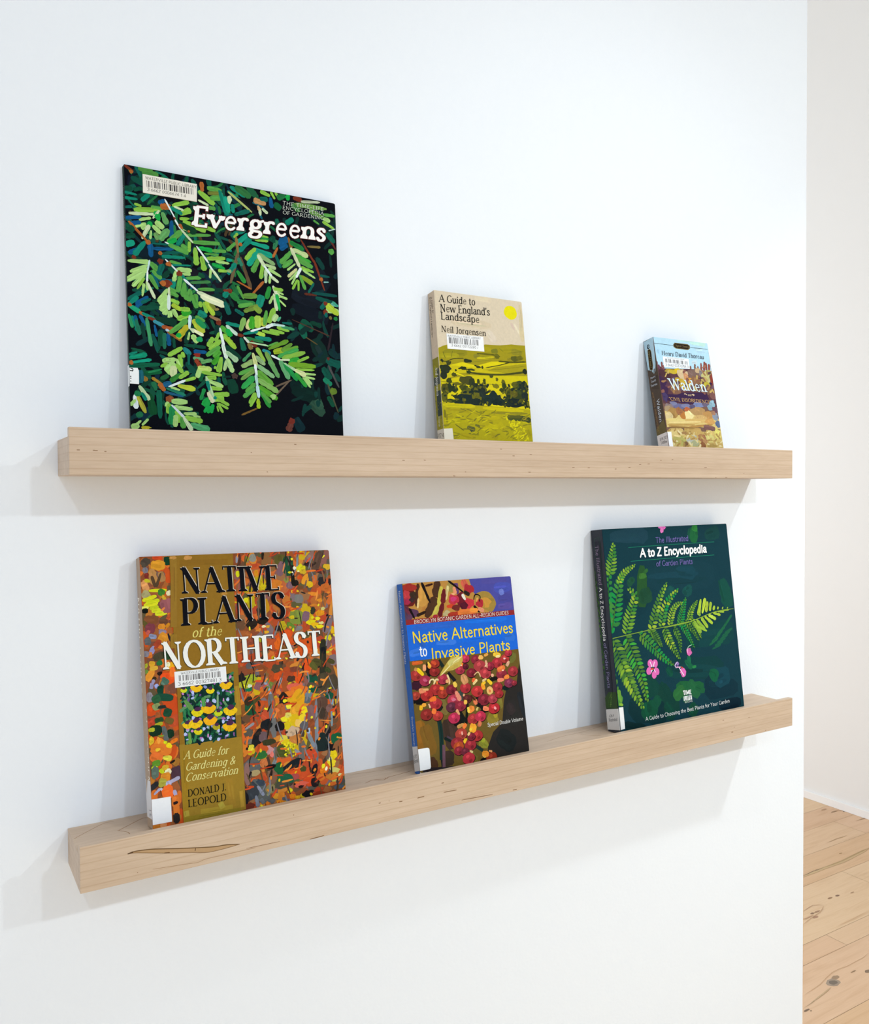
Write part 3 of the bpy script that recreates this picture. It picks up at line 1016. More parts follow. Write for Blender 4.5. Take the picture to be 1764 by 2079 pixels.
book('book', {
 'o': [0.06251, -0.0244, 1.55135],
 'ex': [0.999999, -0.00124, 0.0],
 'up': [7.8e-05, 0.063203, 0.998001],
 'n': [-0.001237, -0.998, 0.063203],
 'w': 0.22433,
 'h': 0.27004,
 't': 0.00734,
 'quad': [[-0.00012, 0.0], [0.22444, -0.0], [0.22424, 0.27007], [0.00033, 0.26976]],
 'fbase': '03060f',
 'sbase': '22302b',
 'front': '''S 0a1526 183 n 32 2557 301 2523
S 071a22 274 n 79 1829 559 1826
S 15131f 293 n 483 1636 986 1553
S 12121c 201 n 427 2094 927 2025
S 08221f 109 n 26 2346 365 2377
S 15141d 186 n 1072 1983 1545 1973
S 0d1722 249 n 1710 1996 2124 1731
S 101722 188 n 1698 1640 2160 1534
S 0a2226 193 n 1942 2590 2193 2389
S 0a121d 169 n 1692 1488 2111 1373
S 0b3c2c 129 n 999 659 1032 511
S 0c2a24 157 n 1931 1156 2067 904
S 1a3030 59 n 1959 1084 2014 998
S 0a3030 86 n 2109 1049 2225 967
S 06201f 150 n 1646 662 1910 583
S 06231f 169 n 1660 585 1975 508
S 2a4a3a 115 n 1871 463 2021 335
S 2f5240 98 n 1946 497 2000 391
S 0c2a30 108 n 1685 283 1765 143
S 0f5a44 79 n 1782 1310 1833 1153
S 0d4a38 87 n 1795 1348 1926 1244
S 0a3a2c 56 n 1896 1338 2031 1306
D 0a3a2c,0c4a3c,0b3034,083028,0d5044,0a2a3a,12503a 91 240 77 212 24 58 60 90 13 2667 1552 2678 1562 1379 1006 708 937 146 9 138
D 0f6a54,14603a,0d5a6a,2a7a40,1f6a3a,4a3a24 92 60 67 173 19 38 50 90 13 2667 1552 2678 1522 1797 13 1312
D 0a2c28,0b3a34,0c2a30 93 50 67 192 29 67 70 60 1602 2500 2261 2557 2239 136 1684 119
S 74301e 28 n 7 2690 86 2641
S 0c5f54 27 n 106 2698 157 2603
S 4c8a3c 55 n 134 2684 273 2695
S 4c8a3c 55 n 172 2649 328 2655
S 0a4634 46 n -2 2464 74 2474
S 0a4634 46 n 84 2461 169 2493
S 0f806a 23 n -5 2426 116 2416
S 0f806a 32 n -4 2370 121 2372
S 0c5f54 32 n 1 2278 69 2290
S 86bb45 28 n 88 2323 156 2311
S 0a4634 46 n 140 2416 279 2429
S 0f806a 47 n 156 2365 235 2444
S 86bb45 56 n 721 2566 884 2452
S c3d4aa 28 n 715 2472 821 2432
S 559c45 50 n 811 2612 962 2614
S 67702e 46 n 816 2560 976 2581
S 559c45 55 n 837 2512 981 2538
S a9602c 49 n 756 2665 761 2565
S 0f806a 58 n 940 2613 1017 2364
S 14977a 49 n 993 2558 1030 2394
S c3d4aa 36 n 33 2222 310 2253
S 86bb45 46 n 82 2265 338 2301
S 559c45 37 n 247 2323 364 2319
S a3cd78 32 n 128 2173 244 2208
S a3cd78 37 n 86 2095 195 2144
S a3cd78 56 n 286 2183 363 2122
S a3cd78 42 n 257 2137 341 2061
S a3cd78 37 n 150 2084 197 2124
S a3cd78 24 n 241 2084 231 1994
S 5f9d5a 58 n 353 2283 397 2168
S 6a9a58 58 n 279 2068 308 2000
S 17a045 58 n 292 2285 321 2192
S 17a045 57 n 213 2162 251 2128
S c3d4aa 25 n 326 2297 261 2205
S c3d4aa 43 n 226 2135 153 1986
S 0d5282 36 n -1 2169 152 2203
S 0d5282 41 n 48 2125 147 2149
S a9602c 28 n 29 2143 215 1955
S 0a4634 75 n -12 2114 77 2048
S 0a4634 55 n -2 1984 90 2014
S 14977a 73 n -4 1906 81 1943
S 0d5282 46 n 20 1825 120 1880
S 0f806a 57 n 72 1813 183 1965
S 0d5282 59 n 230 1951 234 1815
S 0d5282 46 n 320 2367 384 2411
S 0d5282 49 n 445 2215 432 2041
S 0f806a 48 n 488 1967 572 2103
S a9602c 64 n 337 2337 440 2355
S a9602c 48 n 203 1984 217 1938
S 0c5f54 18 n 241 1953 510 1976
S 0d5282 36 n 258 1905 455 1926
S 0c5f54 27 n 364 1877 605 1920
S 0f806a 36 n 336 1839 567 1855
S a9602c 47 n 308 1878 339 1858
S 559c45 56 n 394 1974 542 2127
S 17a045 55 n 405 1981 486 2034
S 5f9d5a 66 n 322 2000 412 2120
S 559c45 36 n 595 2092 834 2125
S a3cd78 32 n 546 2152 683 2124
S 559c45 46 n 633 2026 924 2053
S 17a045 50 n 705 1979 853 1968
S 559c45 36 n 842 1969 990 1982
S 559c45 27 n 761 1928 911 1933
S 86bb45 41 n 786 1880 979 1907
S a3cd78 32 n 876 1864 1020 1859
S 17a045 41 n 839 1831 972 1799
S 86bb45 36 n 898 1771 999 1776
S 86bb45 34 n 615 2029 608 1920
S 86bb45 58 n 669 1976 680 1795
S 86bb45 58 n 731 1896 759 1750
S a3cd78 27 n 824 1781 813 1679
S dbe7e6 13 n 369 1988 463 1953
S 559c45 55 n 404 1967 602 1906
S 559c45 47 n 532 1984 595 1944
S 86bb45 46 n 452 2369 623 2432
S 86bb45 64 n 524 2294 639 2355
S 86bb45 32 n 523 2246 621 2262
S 86bb45 55 n 557 2230 784 2158
S 86bb45 46 n 695 2221 884 2176
S 559c45 46 n 801 2411 893 2410
S c3d4aa 23 n 470 2362 566 2338
S 0c3a24 74 n 510 2200 686 2129
S 0f806a 37 n 426 2350 553 2297
S dbe7e6 17 n 381 2422 486 2227
S dbe7e6 19 n 476 2230 529 2140
S c3d4aa 24 n 533 2141 651 2019
S dbe7e6 21 n 685 1992 804 1835
S dbe7e6 21 n 800 1828 848 1759
S c3d4aa 29 n 840 1770 928 1656
S 74301e 19 n 465 2253 480 2230
S a9602c 33 n 518 2191 549 2146
S a3cd78 46 n 11 1751 225 1764
S a3cd78 37 n 31 1644 201 1731
S a3cd78 56 n -14 1551 203 1699
S a3cd78 47 n 50 1503 168 1646
S 86bb45 29 n 92 1481 164 1602
S a3cd78 29 n 159 1546 140 1416
S 559c45 66 n 219 1763 318 1680
S 559c45 47 n 245 1689 328 1611
S 559c45 48 n 210 1638 291 1503
S a3cd78 29 n 186 1576 191 1480
S bcd9dc 19 n 220 1786 194 1662
S dbe7e6 20 n 196 1677 189 1563
S c3d4aa 29 n 188 1566 261 1406
S 559c45 27 n 411 1800 530 1784
S 0f806a 18 n 419 1764 620 1783
S a3cd78 46 n 477 1729 630 1733
S a3cd78 36 n 521 1684 618 1697
S 559c45 36 n 558 1645 722 1674
S 3f7d45 36 n 611 1609 817 1643
S 559c45 36 n 683 1553 857 1566
S a3cd78 44 n 473 1713 446 1596
S 559c45 49 n 514 1664 485 1497
S 559c45 58 n 553 1604 537 1454
S 559c45 58 n 608 1544 589 1418
S 559c45 58 n 664 1500 652 1383
S dbe7e6 17 n 369 1815 493 1701
S 0f806a 28 n 521 1684 615 1581
S dbe7e6 23 n 544 1638 702 1517
S c3d4aa 55 n 675 1524 963 1424
S a3cd78 48 n 290 1377 388 1518
S 559c45 37 n 399 1536 470 1495
S 559c45 46 n 404 1486 490 1455
S a3cd78 47 n 304 1353 385 1443
S c3d4aa 29 n 397 1544 399 1357
S a3cd78 38 n 361 1347 403 1416
S 0f806a 38 n 1006 2024 1047 1988
S 0f806a 58 n 951 1499 1005 1590
S 74301e 27 n 945 1570 1021 1579
S 0c5f54 46 n -1 1368 130 1455
S 0d5282 47 n 78 1328 196 1421
S 0c5f54 58 n 344 1767 301 1648
S 0d4a30 55 n 694 1709 759 1684
S 0f806a 48 n 456 1601 430 1532
E a9602c 19 18 0 67 2638
E 17a045 28 26 0 306 2232
E 74301e 30 28 0 506 1689
E 74301e 41 38 0 387 1574
E a9602c 30 28 0 342 1568
E a9602c 13 12 0 611 2130
E 74301e 30 28 0 321 1786
E 74301e 21 19 0 71 1793
E a9602c 26 24 0 403 1769
S 0f806a 33 n 1021 2620 1177 2544
S 10121c 57 n 1113 2562 1359 2412
S a7b56a 29 n 1030 2614 1281 2439
S 0f806a 48 n 1053 2673 1210 2588
S 2e6d3a 76 n 1107 2683 1273 2599
S 1b5a3a 78 n 1244 2709 1348 2596
S b98a5a 66 n 1301 2575 1437 2555
S caa97a 39 n 1346 2522 1371 2464
S c3d4aa 34 n 1390 2498 1453 2455
S 86bb45 47 n 1378 2683 1486 2649
S 86bb45 29 n 1495 2698 1538 2625
S 86bb45 29 n 1543 2698 1588 2643
S 74301e 56 n 1745 2677 1849 2668
S b5bfa0 33 n 1837 2652 2062 2682
S 6f9a4a 56 n 1759 2609 2138 2620
S 559c45 37 n 2095 2552 2234 2557
S a3cd78 47 n 2088 2512 2176 2489
S 86bb45 38 n 2083 2473 2220 2412
S 559c45 24 n 1976 2470 2043 2435
S 0f5a34 86 n 1529 2577 1602 2527
S 1f6a3a 66 n 1563 2641 1658 2685
S 0c5f54 56 n 1368 2600 1460 2608
S 0d5282 50 n 1486 2636 1501 2522
S 14977a 40 n 1027 2532 1032 2394
S 0f806a 40 n 1072 2492 1078 2397
S 0c5f54 47 n 1091 2380 1235 2448
S 0c5f54 38 n 1156 2399 1256 2451
S 0c5a44 60 n 1552 2417 1559 2347
S 0f806a 57 n 1653 2379 1740 2447
S 5f8f40 57 n 1930 2569 2104 2515
S 3f7a3a 58 n 1726 2605 1819 2540
S 0f806a 47 n 1086 2181 1203 2234
S 86bb45 29 n 1074 2140 1120 2191
S 1f8a3f 47 n 1219 2167 1454 2177
S 86bb45 23 n 1371 2206 1453 2200
S 14977a 47 n 1250 2112 1457 2090
S 14977a 58 n 1089 2062 1235 2206
S 0f806a 58 n 1126 1998 1256 2157
S 14977a 56 n 1279 2057 1495 2000
S 86bb45 58 n 1195 1924 1307 2063
S 14977a 58 n 1216 1865 1329 2021
S 559c45 38 n 997 1990 1096 2091
S 86bb45 28 n 1302 2148 1448 2157
S 8a6a3a 30 n 1099 2152 1119 1955
S 6a5a40 40 n 1115 1986 1026 1654
S 5d4a34 40 n 1140 1947 1246 1617
S a9602c 19 n 1091 1687 1248 1619
S a9602c 29 n 1252 1563 1384 1719
S 2a8a3a 49 n 1099 1797 1183 1677
S 2f7a60 39 n 1114 1933 1155 1852
S 0f806a 49 n 997 1746 1089 1871
S 14977a 37 n 989 1896 1050 1896
S 8aa86a 37 n 986 1782 1038 1780
S 1f6a3a 59 n 1042 1644 1100 1539
S 559c45 34 n 1095 1637 1161 1506
S 5f8f3a 56 n 1148 1536 1309 1555
S 2a7a3a 77 n 1022 1557 1107 1481
S 15836a 89 n 1357 1569 1316 1424
S 2f7f3f 56 n 1089 1470 1285 1474
S 559c45 47 n 1098 1422 1259 1466
S 6f8f3a 56 n 1158 1374 1313 1452
S 7a9a3a 76 n 1266 1439 1346 1386
S 0c5f54 38 n 1062 1386 1157 1336
S 7fa56a 57 n 1326 2004 1515 1915
S a9c48a 38 n 1407 1902 1525 1874
S a3cd78 38 n 1436 1862 1581 1793
S 559c45 59 n 1263 1802 1341 1961
S 86bb45 45 n 1351 1743 1384 1914
S b7cfa6 40 n 1407 1704 1412 1855
S a3cd78 30 n 1447 1704 1460 1821
S c3d4aa 44 n 1325 1997 1402 1875
S dbe7e6 29 n 1392 1890 1480 1777
S c3d4aa 38 n 1469 1780 1550 1728
S 0d5282 95 n 1561 2143 1667 2231
S 0d5282 57 n 1577 2092 1663 2150
S 2f7a50 49 n 1547 2183 1506 2079
S 0a4634 79 n 1485 2156 1515 2223
S 0c5f54 39 n 1511 2057 1580 1889
S a9602c 29 n 1494 1991 1553 2106
S 8a5a2a 35 n 1675 2235 1709 2123
S 1f7a3a 57 n 1691 2188 1850 2122
S 0a4634 38 n 1730 2239 1815 2215
S b9cd8d 57 n 1720 2113 1899 2058
S 3f9f3a 42 n 1751 2054 1931 1998
S 559c45 57 n 1758 2017 1947 1943
S 86bb45 38 n 1807 1926 1959 1892
S a3cd78 29 n 1831 1900 1974 1827
S 7f9a2a 57 n 1804 1832 1946 1760
S 559c45 40 n 1792 1843 1854 1688
S 559c45 58 n 1577 1938 1714 2092
S 559c45 48 n 1601 1898 1717 1994
S a3cd78 24 n 1651 1873 1748 1958
S c3c78a 34 n 1656 1802 1763 1906
S a3cd78 24 n 1671 1764 1779 1886
S a3cd78 25 n 1697 1727 1768 1862
S 86bb45 29 n 1704 1673 1765 1789
S 86bb45 25 n 1773 1665 1777 1783
S c9d3a8 39 n 1700 2126 1797 1924
S dbe7e6 33 n 1750 1805 1811 1922
S 74301e 25 n 1817 2234 1972 1993
S 74301e 26 n 1964 2028 2079 1705
S 5a2a22 25 n 2089 2412 2229 2184
S 0d5a48 68 n 2124 2352 2220 2256
S 7a6a3a 28 n 1891 2166 2047 2180
S 5a2a1d 28 n 1839 1642 1984 1641
S 0d5048 28 n 2027 1865 2145 1862
S 0d5a50 29 n 1886 1656 1958 1774
S 0b4a44 37 n 1932 1662 2227 1660
S 0b4a40 47 n 1968 1612 2203 1575
S 7fb5ae 15 n 2071 1797 2131 1805
S b5cfc9 15 n 2153 2381 2234 2413
S a3cd78 75 n 2089 1504 2247 1484
S 5fae9a 37 n 2147 1566 2236 1548
S 0c5f54 39 n 2025 1499 2097 1571
S c5cfae 49 n 1482 1685 1552 1560
S c3d4aa 40 n 1490 1603 1520 1421
S 86bb45 37 n 1487 1655 1598 1650
S a3cd78 28 n 1529 1630 1602 1603
S a3cd78 28 n 1542 1585 1643 1561
S a3cd78 24 n 1542 1548 1623 1477
S 17a045 40 n 1522 1599 1553 1425
S a3cd78 29 n 1437 1487 1486 1581
S 2a8a3a 50 n 1407 1535 1448 1673
E c3d4aa 23 43 0 1043 2534
E 17a045 27 32 0 1685 2672
E c3d4aa 15 35 0 1369 2452
E 559c45 36 34 0 2175 2150
E a9602c 23 21 0 2042 1825
E 74301e 23 21 0 2083 1557
E 74301e 26 24 0 1013 1573
E a9602c 20 18 0 1144 2078
S a3cd78 47 n 290 1373 379 1456
S a3cd78 47 n 295 1302 384 1393
S a3cd78 42 n 309 1292 381 1341
S a3cd78 38 n 330 1259 379 1312
S a3cd78 34 n 353 1254 370 1297
S a3cd78 29 n 387 1213 393 1295
S a3cd78 34 n 416 1238 402 1302
S 86bb45 46 n 408 1415 495 1384
S a3c23a 46 n 420 1367 514 1321
S a3cd78 48 n 429 1320 474 1236
S cfe0d8 31 n 394 1463 390 1308
S 0f806a 47 n 6 1320 99 1410
S 0d5282 47 n 78 1298 188 1414
S 0c5f54 37 n 127 1350 220 1400
S 0a4634 47 n 143 1272 261 1365
S 0d4a38 55 n 106 1293 299 1322
S 0a3326 82 n 229 1204 463 1187
S 2f8f5a 34 n 7 1229 41 1098
S 0f806a 34 n 38 1215 101 1030
S 0d5282 39 n 68 1224 74 1161
S 0d5282 39 n 112 1231 163 1125
S 0d3a30 39 n 132 1154 150 980
S 3f9060 39 n 173 1206 211 930
S 0d5282 29 n 247 1147 267 1029
S 0d4a34 59 n 308 1099 304 938
S 1f6a50 44 n 342 1074 337 913
S 0d5282 44 n 375 1076 384 947
S 0a4634 29 n 430 1036 435 931
S 1f6a50 39 n 72 1188 106 1033
S 1f9a70 46 n -2 1321 117 1255
S a9602c 32 n 104 1258 195 1216
S 0f806a 37 n 129 1251 250 1200
S 74301e 32 n 184 1213 261 1189
S 3a8a9a 37 n 236 1185 343 1139
S a05028 37 n 316 1134 433 1121
S 9fb8c8 28 n 353 1110 407 1083
S 8a5a2a 33 n 368 1087 508 1010
S 0f806a 23 n -6 830 78 864
S 0f8a6a 46 n 1 802 169 847
S 14977a 32 n 18 756 210 798
S 0d5a40 41 n -2 720 289 758
S 86bb45 55 n 470 1224 600 1278
S 2f9a2a 64 n 516 1280 613 1315
S 559c45 56 n 393 1075 573 1231
S b0a92a 67 n 466 1032 574 1173
S a3cd78 24 n 569 1023 588 1107
S a9b83a 86 n 627 1237 729 1106
S dfe6b8 37 n 609 1137 729 1082
S 559c45 46 n 650 1269 747 1230
S 1f8a50 56 n 656 1244 752 1162
S a3cd78 57 n 611 1080 666 1003
S 1f9a5a 55 n 652 1036 717 1042
S 86bb45 46 n 503 1330 600 1333
S c3dde0 32 n 600 1277 587 1136
S c3d4aa 28 n 593 1148 632 1103
S 559c45 58 n 639 1491 667 1354
S 559c45 58 n 562 1476 569 1428
S 86bb45 39 n 703 1428 710 1371
S 86bb45 39 n 738 1428 767 1315
S 9fc03a 67 n 764 1440 842 1299
S 6f7a30 48 n 809 1426 857 1357
S d7dfb8 64 n 711 1490 967 1411
S 8a7a4a 48 n 869 1379 876 1354
S 13806a 74 n 680 1316 770 1284
S 8a6a4a 37 n 794 1292 909 1246
S 74301e 55 n 861 1230 912 1227
S 06322c 39 n 872 1201 852 1091
S 0d5a50 58 n 957 1454 1004 1325
S 86bb45 39 n 848 1033 893 1129
S 86bb45 48 n 766 975 827 1072
S 86bb45 56 n 783 940 903 1050
S 559c45 47 n 750 879 895 983
S 4fa03a 56 n 820 872 897 937
S 3f9a2a 57 n 810 798 887 879
S 86bb45 58 n 868 717 907 878
S 86bb45 29 n 844 777 827 751
S a9c88a 48 n 928 739 965 850
S c3d4aa 48 n 982 821 1013 731
S 86bb45 57 n 926 1114 1057 974
S 4fa03a 57 n 909 1197 999 1105
S dbe7e6 28 n 983 1195 1075 1128
S dbe7e6 35 n 897 1179 933 990
S cfe0d0 45 n 921 1010 959 863
S c3d4aa 47 n 951 935 1068 861
S 86bb45 46 n 368 849 513 942
S a3cd78 55 n 312 792 446 819
S 86bb45 37 n 294 734 365 771
S a3cd78 75 n 339 692 436 779
S a3cd78 47 n 362 667 411 726
S c3cf9a 68 n 412 638 423 752
S 86bb45 49 n 480 871 500 743
S 86bb45 39 n 509 898 524 842
S a3cd78 39 n 449 825 494 715
S 86bb45 48 n 447 774 508 689
S 1f7a7a 57 n 521 943 592 875
S 0a4634 36 n 527 969 746 963
S 0d5282 46 n 623 911 754 914
S 0c5f54 29 n 573 885 570 770
S 5f9a6a 36 n 615 846 721 838
S 5f9a5a 46 n 692 807 808 840
S 8a3a24 48 n 640 838 686 759
S 8a6a2a 48 n 131 629 160 584
S 1a5a6a 59 n 101 688 105 561
S 0d5a34 46 n 144 662 306 681
S 1f7a4a 23 n 173 669 305 710
S 1f5a34 37 n 290 614 369 651
S 9a7a2a 33 n 208 621 299 563
S a9602c 57 n 276 571 329 494
S 1f6a44 48 n 217 581 245 495
S 1a5a80 55 n 315 553 395 582
S 2f7a30 56 n 384 596 489 676
S 86bb45 47 n 469 631 567 702
S b5c83a 55 n 455 558 630 528
S 86bb45 37 n 515 607 637 648
S a3cd78 23 n 383 539 477 512
S dbe7e6 23 n 365 539 533 614
S 1f7a60 32 n 342 525 530 463
S 1f5a7a 27 n 320 487 509 449
S 0d4a28 87 n 179 461 219 256
S 0d5a44 59 n 271 502 277 222
S 1f6a44 55 n 52 239 113 265
S b9cfa0 48 n 84 535 179 397
S dbe7e6 49 n 48 450 51 308
S a3cd78 38 n -4 338 50 396
S a9a83a 48 n 69 431 141 269
S 0f806a 38 n 106 470 149 393
S a3cd78 55 n 2 127 78 146
S a3cd78 28 n 51 155 97 196
S a3cd78 24 n 103 149 165 214
S 8a4a2a 86 n 356 447 386 392
S a3cd78 55 n 389 397 547 397
S a3cd78 46 n 406 342 597 326
S a3cd78 36 n 505 282 634 279
S a3cd78 27 n 600 265 672 251
S 86bb45 55 n 508 241 692 208
S 4fa068 73 n 568 173 762 123
S a3cd78 39 n 333 341 358 390
S 86bb45 49 n 345 275 371 373
S 1f8a4a 58 n 377 165 398 359
S 86bb45 58 n 443 315 463 186
S a3cd78 49 n 418 143 429 264
S 559c45 58 n 483 244 503 132
S cfd8e0 26 n 389 362 513 238
S c3d4aa 44 n 500 247 584 112
S 0d5a34 48 n 677 614 712 699
S 1f8a44 39 n 678 425 722 543
S a3cd78 48 n 649 648 685 749
S b3cf6a 55 n 660 749 800 742
S 86bb45 36 n 698 709 905 690
S 86bb45 46 n 738 660 846 659
S a3cd78 46 n 733 635 914 572
S 86bb45 46 n 778 554 902 545
S 86bb45 55 n 809 490 977 499
S 86bb45 82 n 796 446 921 452
S 1fa044 86 n 711 364 771 450
S 17a045 38 n 710 300 753 368
S 17a045 39 n 747 294 774 370
S 17a045 39 n 783 295 803 387
S 86bb45 37 n 847 453 971 385
S 86bb45 28 n 862 402 961 349
S 86bb45 29 n 850 404 905 307
S 86bb45 19 n 844 372 859 315
S a9c89a 45 n 740 669 815 409
S 0f806a 39 n 750 623 771 525
S cfcfa8 44 n 751 508 806 403
E a9602c 19 18 0 18 1319
E a9602c 22 21 0 17 757
E 17a045 26 24 0 480 1063
E 8a2a1d 33 21 0 658 878
E 1f7a4a 30 28 0 68 456
E 0f806a 18 17 0 826 455
E b5a92c 45 18 0 139 126
E 86bb45 12 11 0 709 1381
S 4a3026 15 n 1687 1346 2122 1205
S 5a4a2a 13 n 1839 1169 1972 1099
S 2a2026 25 n 2166 1358 2095 1039
S 0b5044 94 n 2066 931 2243 890
S 0b4a3c 98 n 2026 853 2109 723
S 4a4a4a 26 n 2093 881 2213 642
S 1a7a5a 57 n 2029 730 2125 663
S 0d4a34 68 n 2074 536 2149 430
S 4a4a34 22 n 2077 677 2193 363
S 6a5a4a 19 n 1479 608 1658 690
S 6a5a4a 21 n 1477 518 1641 687
S 7a5a2a 21 n 1098 291 1287 377
S 6a3a30 79 n 1600 140 1651 248
S a8c03a 77 n 2091 1555 2236 1451
S 3f9a80 29 n 2167 1592 2235 1544
S 0c5f54 49 n 2025 1495 2097 1586
S 7a6a3a 39 n 2129 1425 2147 1391
S 12604a 60 n 1118 1099 1149 963
S 0f806a 37 n 960 1236 1143 1211
S 7fae5a 59 n 1112 1165 1160 1308
S c9c88a 60 n 1191 1189 1222 1305
S 3f9f2a 70 n 1231 1199 1253 1332
S 9fc04a 80 n 1303 1214 1308 1346
S a9b83a 79 n 1358 1238 1380 1327
S 559c45 40 n 1374 1250 1403 1411
S 86bb45 59 n 1421 1278 1491 1444
S a9c88a 59 n 1471 1304 1520 1380
S 4fa07a 29 n 1520 1310 1559 1359
S 0c5f54 28 n 1572 1296 1684 1298
S 86bb45 42 n 1512 1245 1650 1214
S 3f9060 37 n 1560 1257 1709 1236
S 86bb45 33 n 1428 1206 1593 1186
S 86bb45 33 n 1346 1191 1537 1164
S a9cf4a 42 n 1272 1168 1379 1143
S 0d5282 47 n 1244 1170 1297 1176
S 0f806a 37 n 1142 1136 1304 1186
S dbe7e6 21 n 1221 1173 1385 1233
S dbe7e6 34 n 1385 1228 1478 1272
S b9d8d0 28 n 1464 1270 1603 1266
S b9d0c0 44 n 963 1210 1082 1119
S 17a045 59 n 966 1172 1016 1099
S 8fb83a 58 n 960 1083 1061 980
S 9fc49a 58 n 955 939 1073 846
S a9cf8a 49 n 964 868 1020 726
S 2f7a44 37 n 1162 1097 1358 1071
S 12806a 47 n 1265 1113 1446 1103
S 2a8a8a 47 n 1346 991 1435 954
S 559c45 23 n 1392 1028 1522 1083
S 5f8f2a 47 n 1410 1003 1635 1111
S 8fa82a 65 n 1463 973 1584 1010
S 5f8a34 43 n 1553 993 1677 1083
S 5f9a34 47 n 1574 988 1745 1056
S 3f9a4a 47 n 1511 927 1748 1027
S 7fae44 47 n 1558 916 1824 1000
S 2f9a34 56 n 1630 885 1754 922
S 86bb45 33 n 1729 891 1865 955
S 6f9f2a 56 n 1626 857 1940 853
S 86bb45 28 n 1704 807 1924 813
S a3cd78 28 n 1808 767 1942 767
S a3cd78 23 n 1816 737 1931 718
S a3cd78 29 n 1827 725 1892 657
S a3cd78 39 n 1793 742 1875 621
S 8fb84a 49 n 1283 1007 1368 866
S 6f9a4a 59 n 1377 970 1462 810
S 5f9a5a 59 n 1413 890 1516 704
S 5f9f6a 59 n 1534 892 1629 695
S 1f8a44 58 n 1579 863 1722 686
S 2f9a3a 49 n 1700 768 1827 624
S cfd8c8 25 n 1145 1107 1240 1011
S 6a2a1a 48 n 1215 1064 1285 1018
S dbe7e6 25 n 1438 937 1547 893
S c3d4aa 24 n 1534 895 1645 904
S a9cfa0 27 n 1580 865 1709 794
S cdd59a 53 n 1693 802 1823 748
S a9cfa0 19 n 1207 1055 1405 1037
S 7a6a3a 59 n 1194 1048 1227 982
S 3f8a5a 34 n 1130 851 1222 953
S 8fae6a 57 n 1117 791 1253 870
S 559c45 47 n 1082 713 1253 794
S 6f9a4a 48 n 1104 659 1259 774
S 2f9a4a 67 n 1110 568 1247 698
S 559c45 48 n 1149 535 1259 628
S 4f9a4a 48 n 1123 480 1259 574
S 86bb45 44 n 1186 414 1261 530
S 86bb45 34 n 1193 384 1268 500
S 8fae7a 57 n 1263 910 1368 831
S 7fae7a 48 n 1279 822 1465 704
S 5f9f3a 67 n 1277 755 1445 617
S 7fae5a 57 n 1271 677 1503 551
S 4f9a2a 67 n 1277 602 1491 474
S 2f8f3a 49 n 1298 560 1409 382
S 559c45 43 n 1313 541 1418 433
S c5cf8a 46 n 1237 949 1268 813
S dbe7e6 33 n 1258 828 1272 707
S a9cfc8 33 n 1262 721 1276 601
S b9d8e0 36 n 1274 608 1288 479
S a0c02a 46 n 1278 470 1283 366
E 74301e 32 18 0 1113 1120
E 74301e 24 23 0 2083 1563
E 74301e 29 27 0 2080 1466
E 0c5f54 20 28 0 2087 1435
E 1f7a3a 24 23 0 2199 1406
E 5f7a2a 43 40 0 2142 597
E 5a2a24 18 17 0 2095 954
E 7a3024 35 33 0 1648 249
E 4a3a34 32 30 0 1038 691
E a3cd78 30 28 0 1446 499''',
 'spine': '''P 6c706c 0 0 73 0 73 2160 0 2160
P 0c2f2a 46 0 73 0 73 2700 46 2700
D b9bdb8,8f9490,d5d6d2 7 90 5 14 3 5 0 90 4 1566 44 1566 44 2511 4 2511
D b9bdb8,b04a50,d5d6d2 8 24 5 14 3 5 0 90 7 54 51 54 51 270 7 270''',
 'text': [
  ('title', 'Ever§reens', 'f4f2ee', 'slab', '638 2203', '2113 2255', '663 2399', ('5a2320', 6.3)),
  ('series_name', 'THE TIME-LIFE', 'd7dcd0', 'typew', '1618 2581', '2099 2591', '1621 2618', None),
  ('series_name', 'ENCYCLOPEDIA', 'd7dcd0', 'typew', '1616 2530', '2100 2542', '1619 2566', None),
  ('series_name', 'OF GARDENING', 'd7dcd0', 'typew', '1617 2477', '2098 2491', '1620 2514', None),
  ('barcode_label', 'WATERVILLE PUBLIC LIBRARY', '33322f', 'hand', '197 2585', '699 2582', '199 2612', None),
  ('barcode_label', '3 6662 0006674 1 4', '3a3835', 'hand', '211 2472', '592 2472', '214 2500', None)],
 'labels': {'barcode_label': '''P e6e0d4 174 2631 706 2629 700 2447 173 2446
B 6f6a66 3 52 208 2573 670 2577 671 2513 210 2509''',
  'call_number_label': '''P eceeed -8 703 74 706 86 679 84 548 -8 549 -8 590
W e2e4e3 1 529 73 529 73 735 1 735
S 1b1b1b 8 n 8 694 25 695 31 682 24 668
S 1b1b1b 8 n 1 673 31 674
S 1b1b1b 8 n 1 618 14 619
S 1b1b1b 8 n 2 601 14 600
S 1b1b1b 8 n 1 574 13 573'''},
 'edge': '1a2a26',
}, 'largest book on the upper ledge, dark cover painted with bright green evergreen sprigs', 'painted books on the upper ledge')

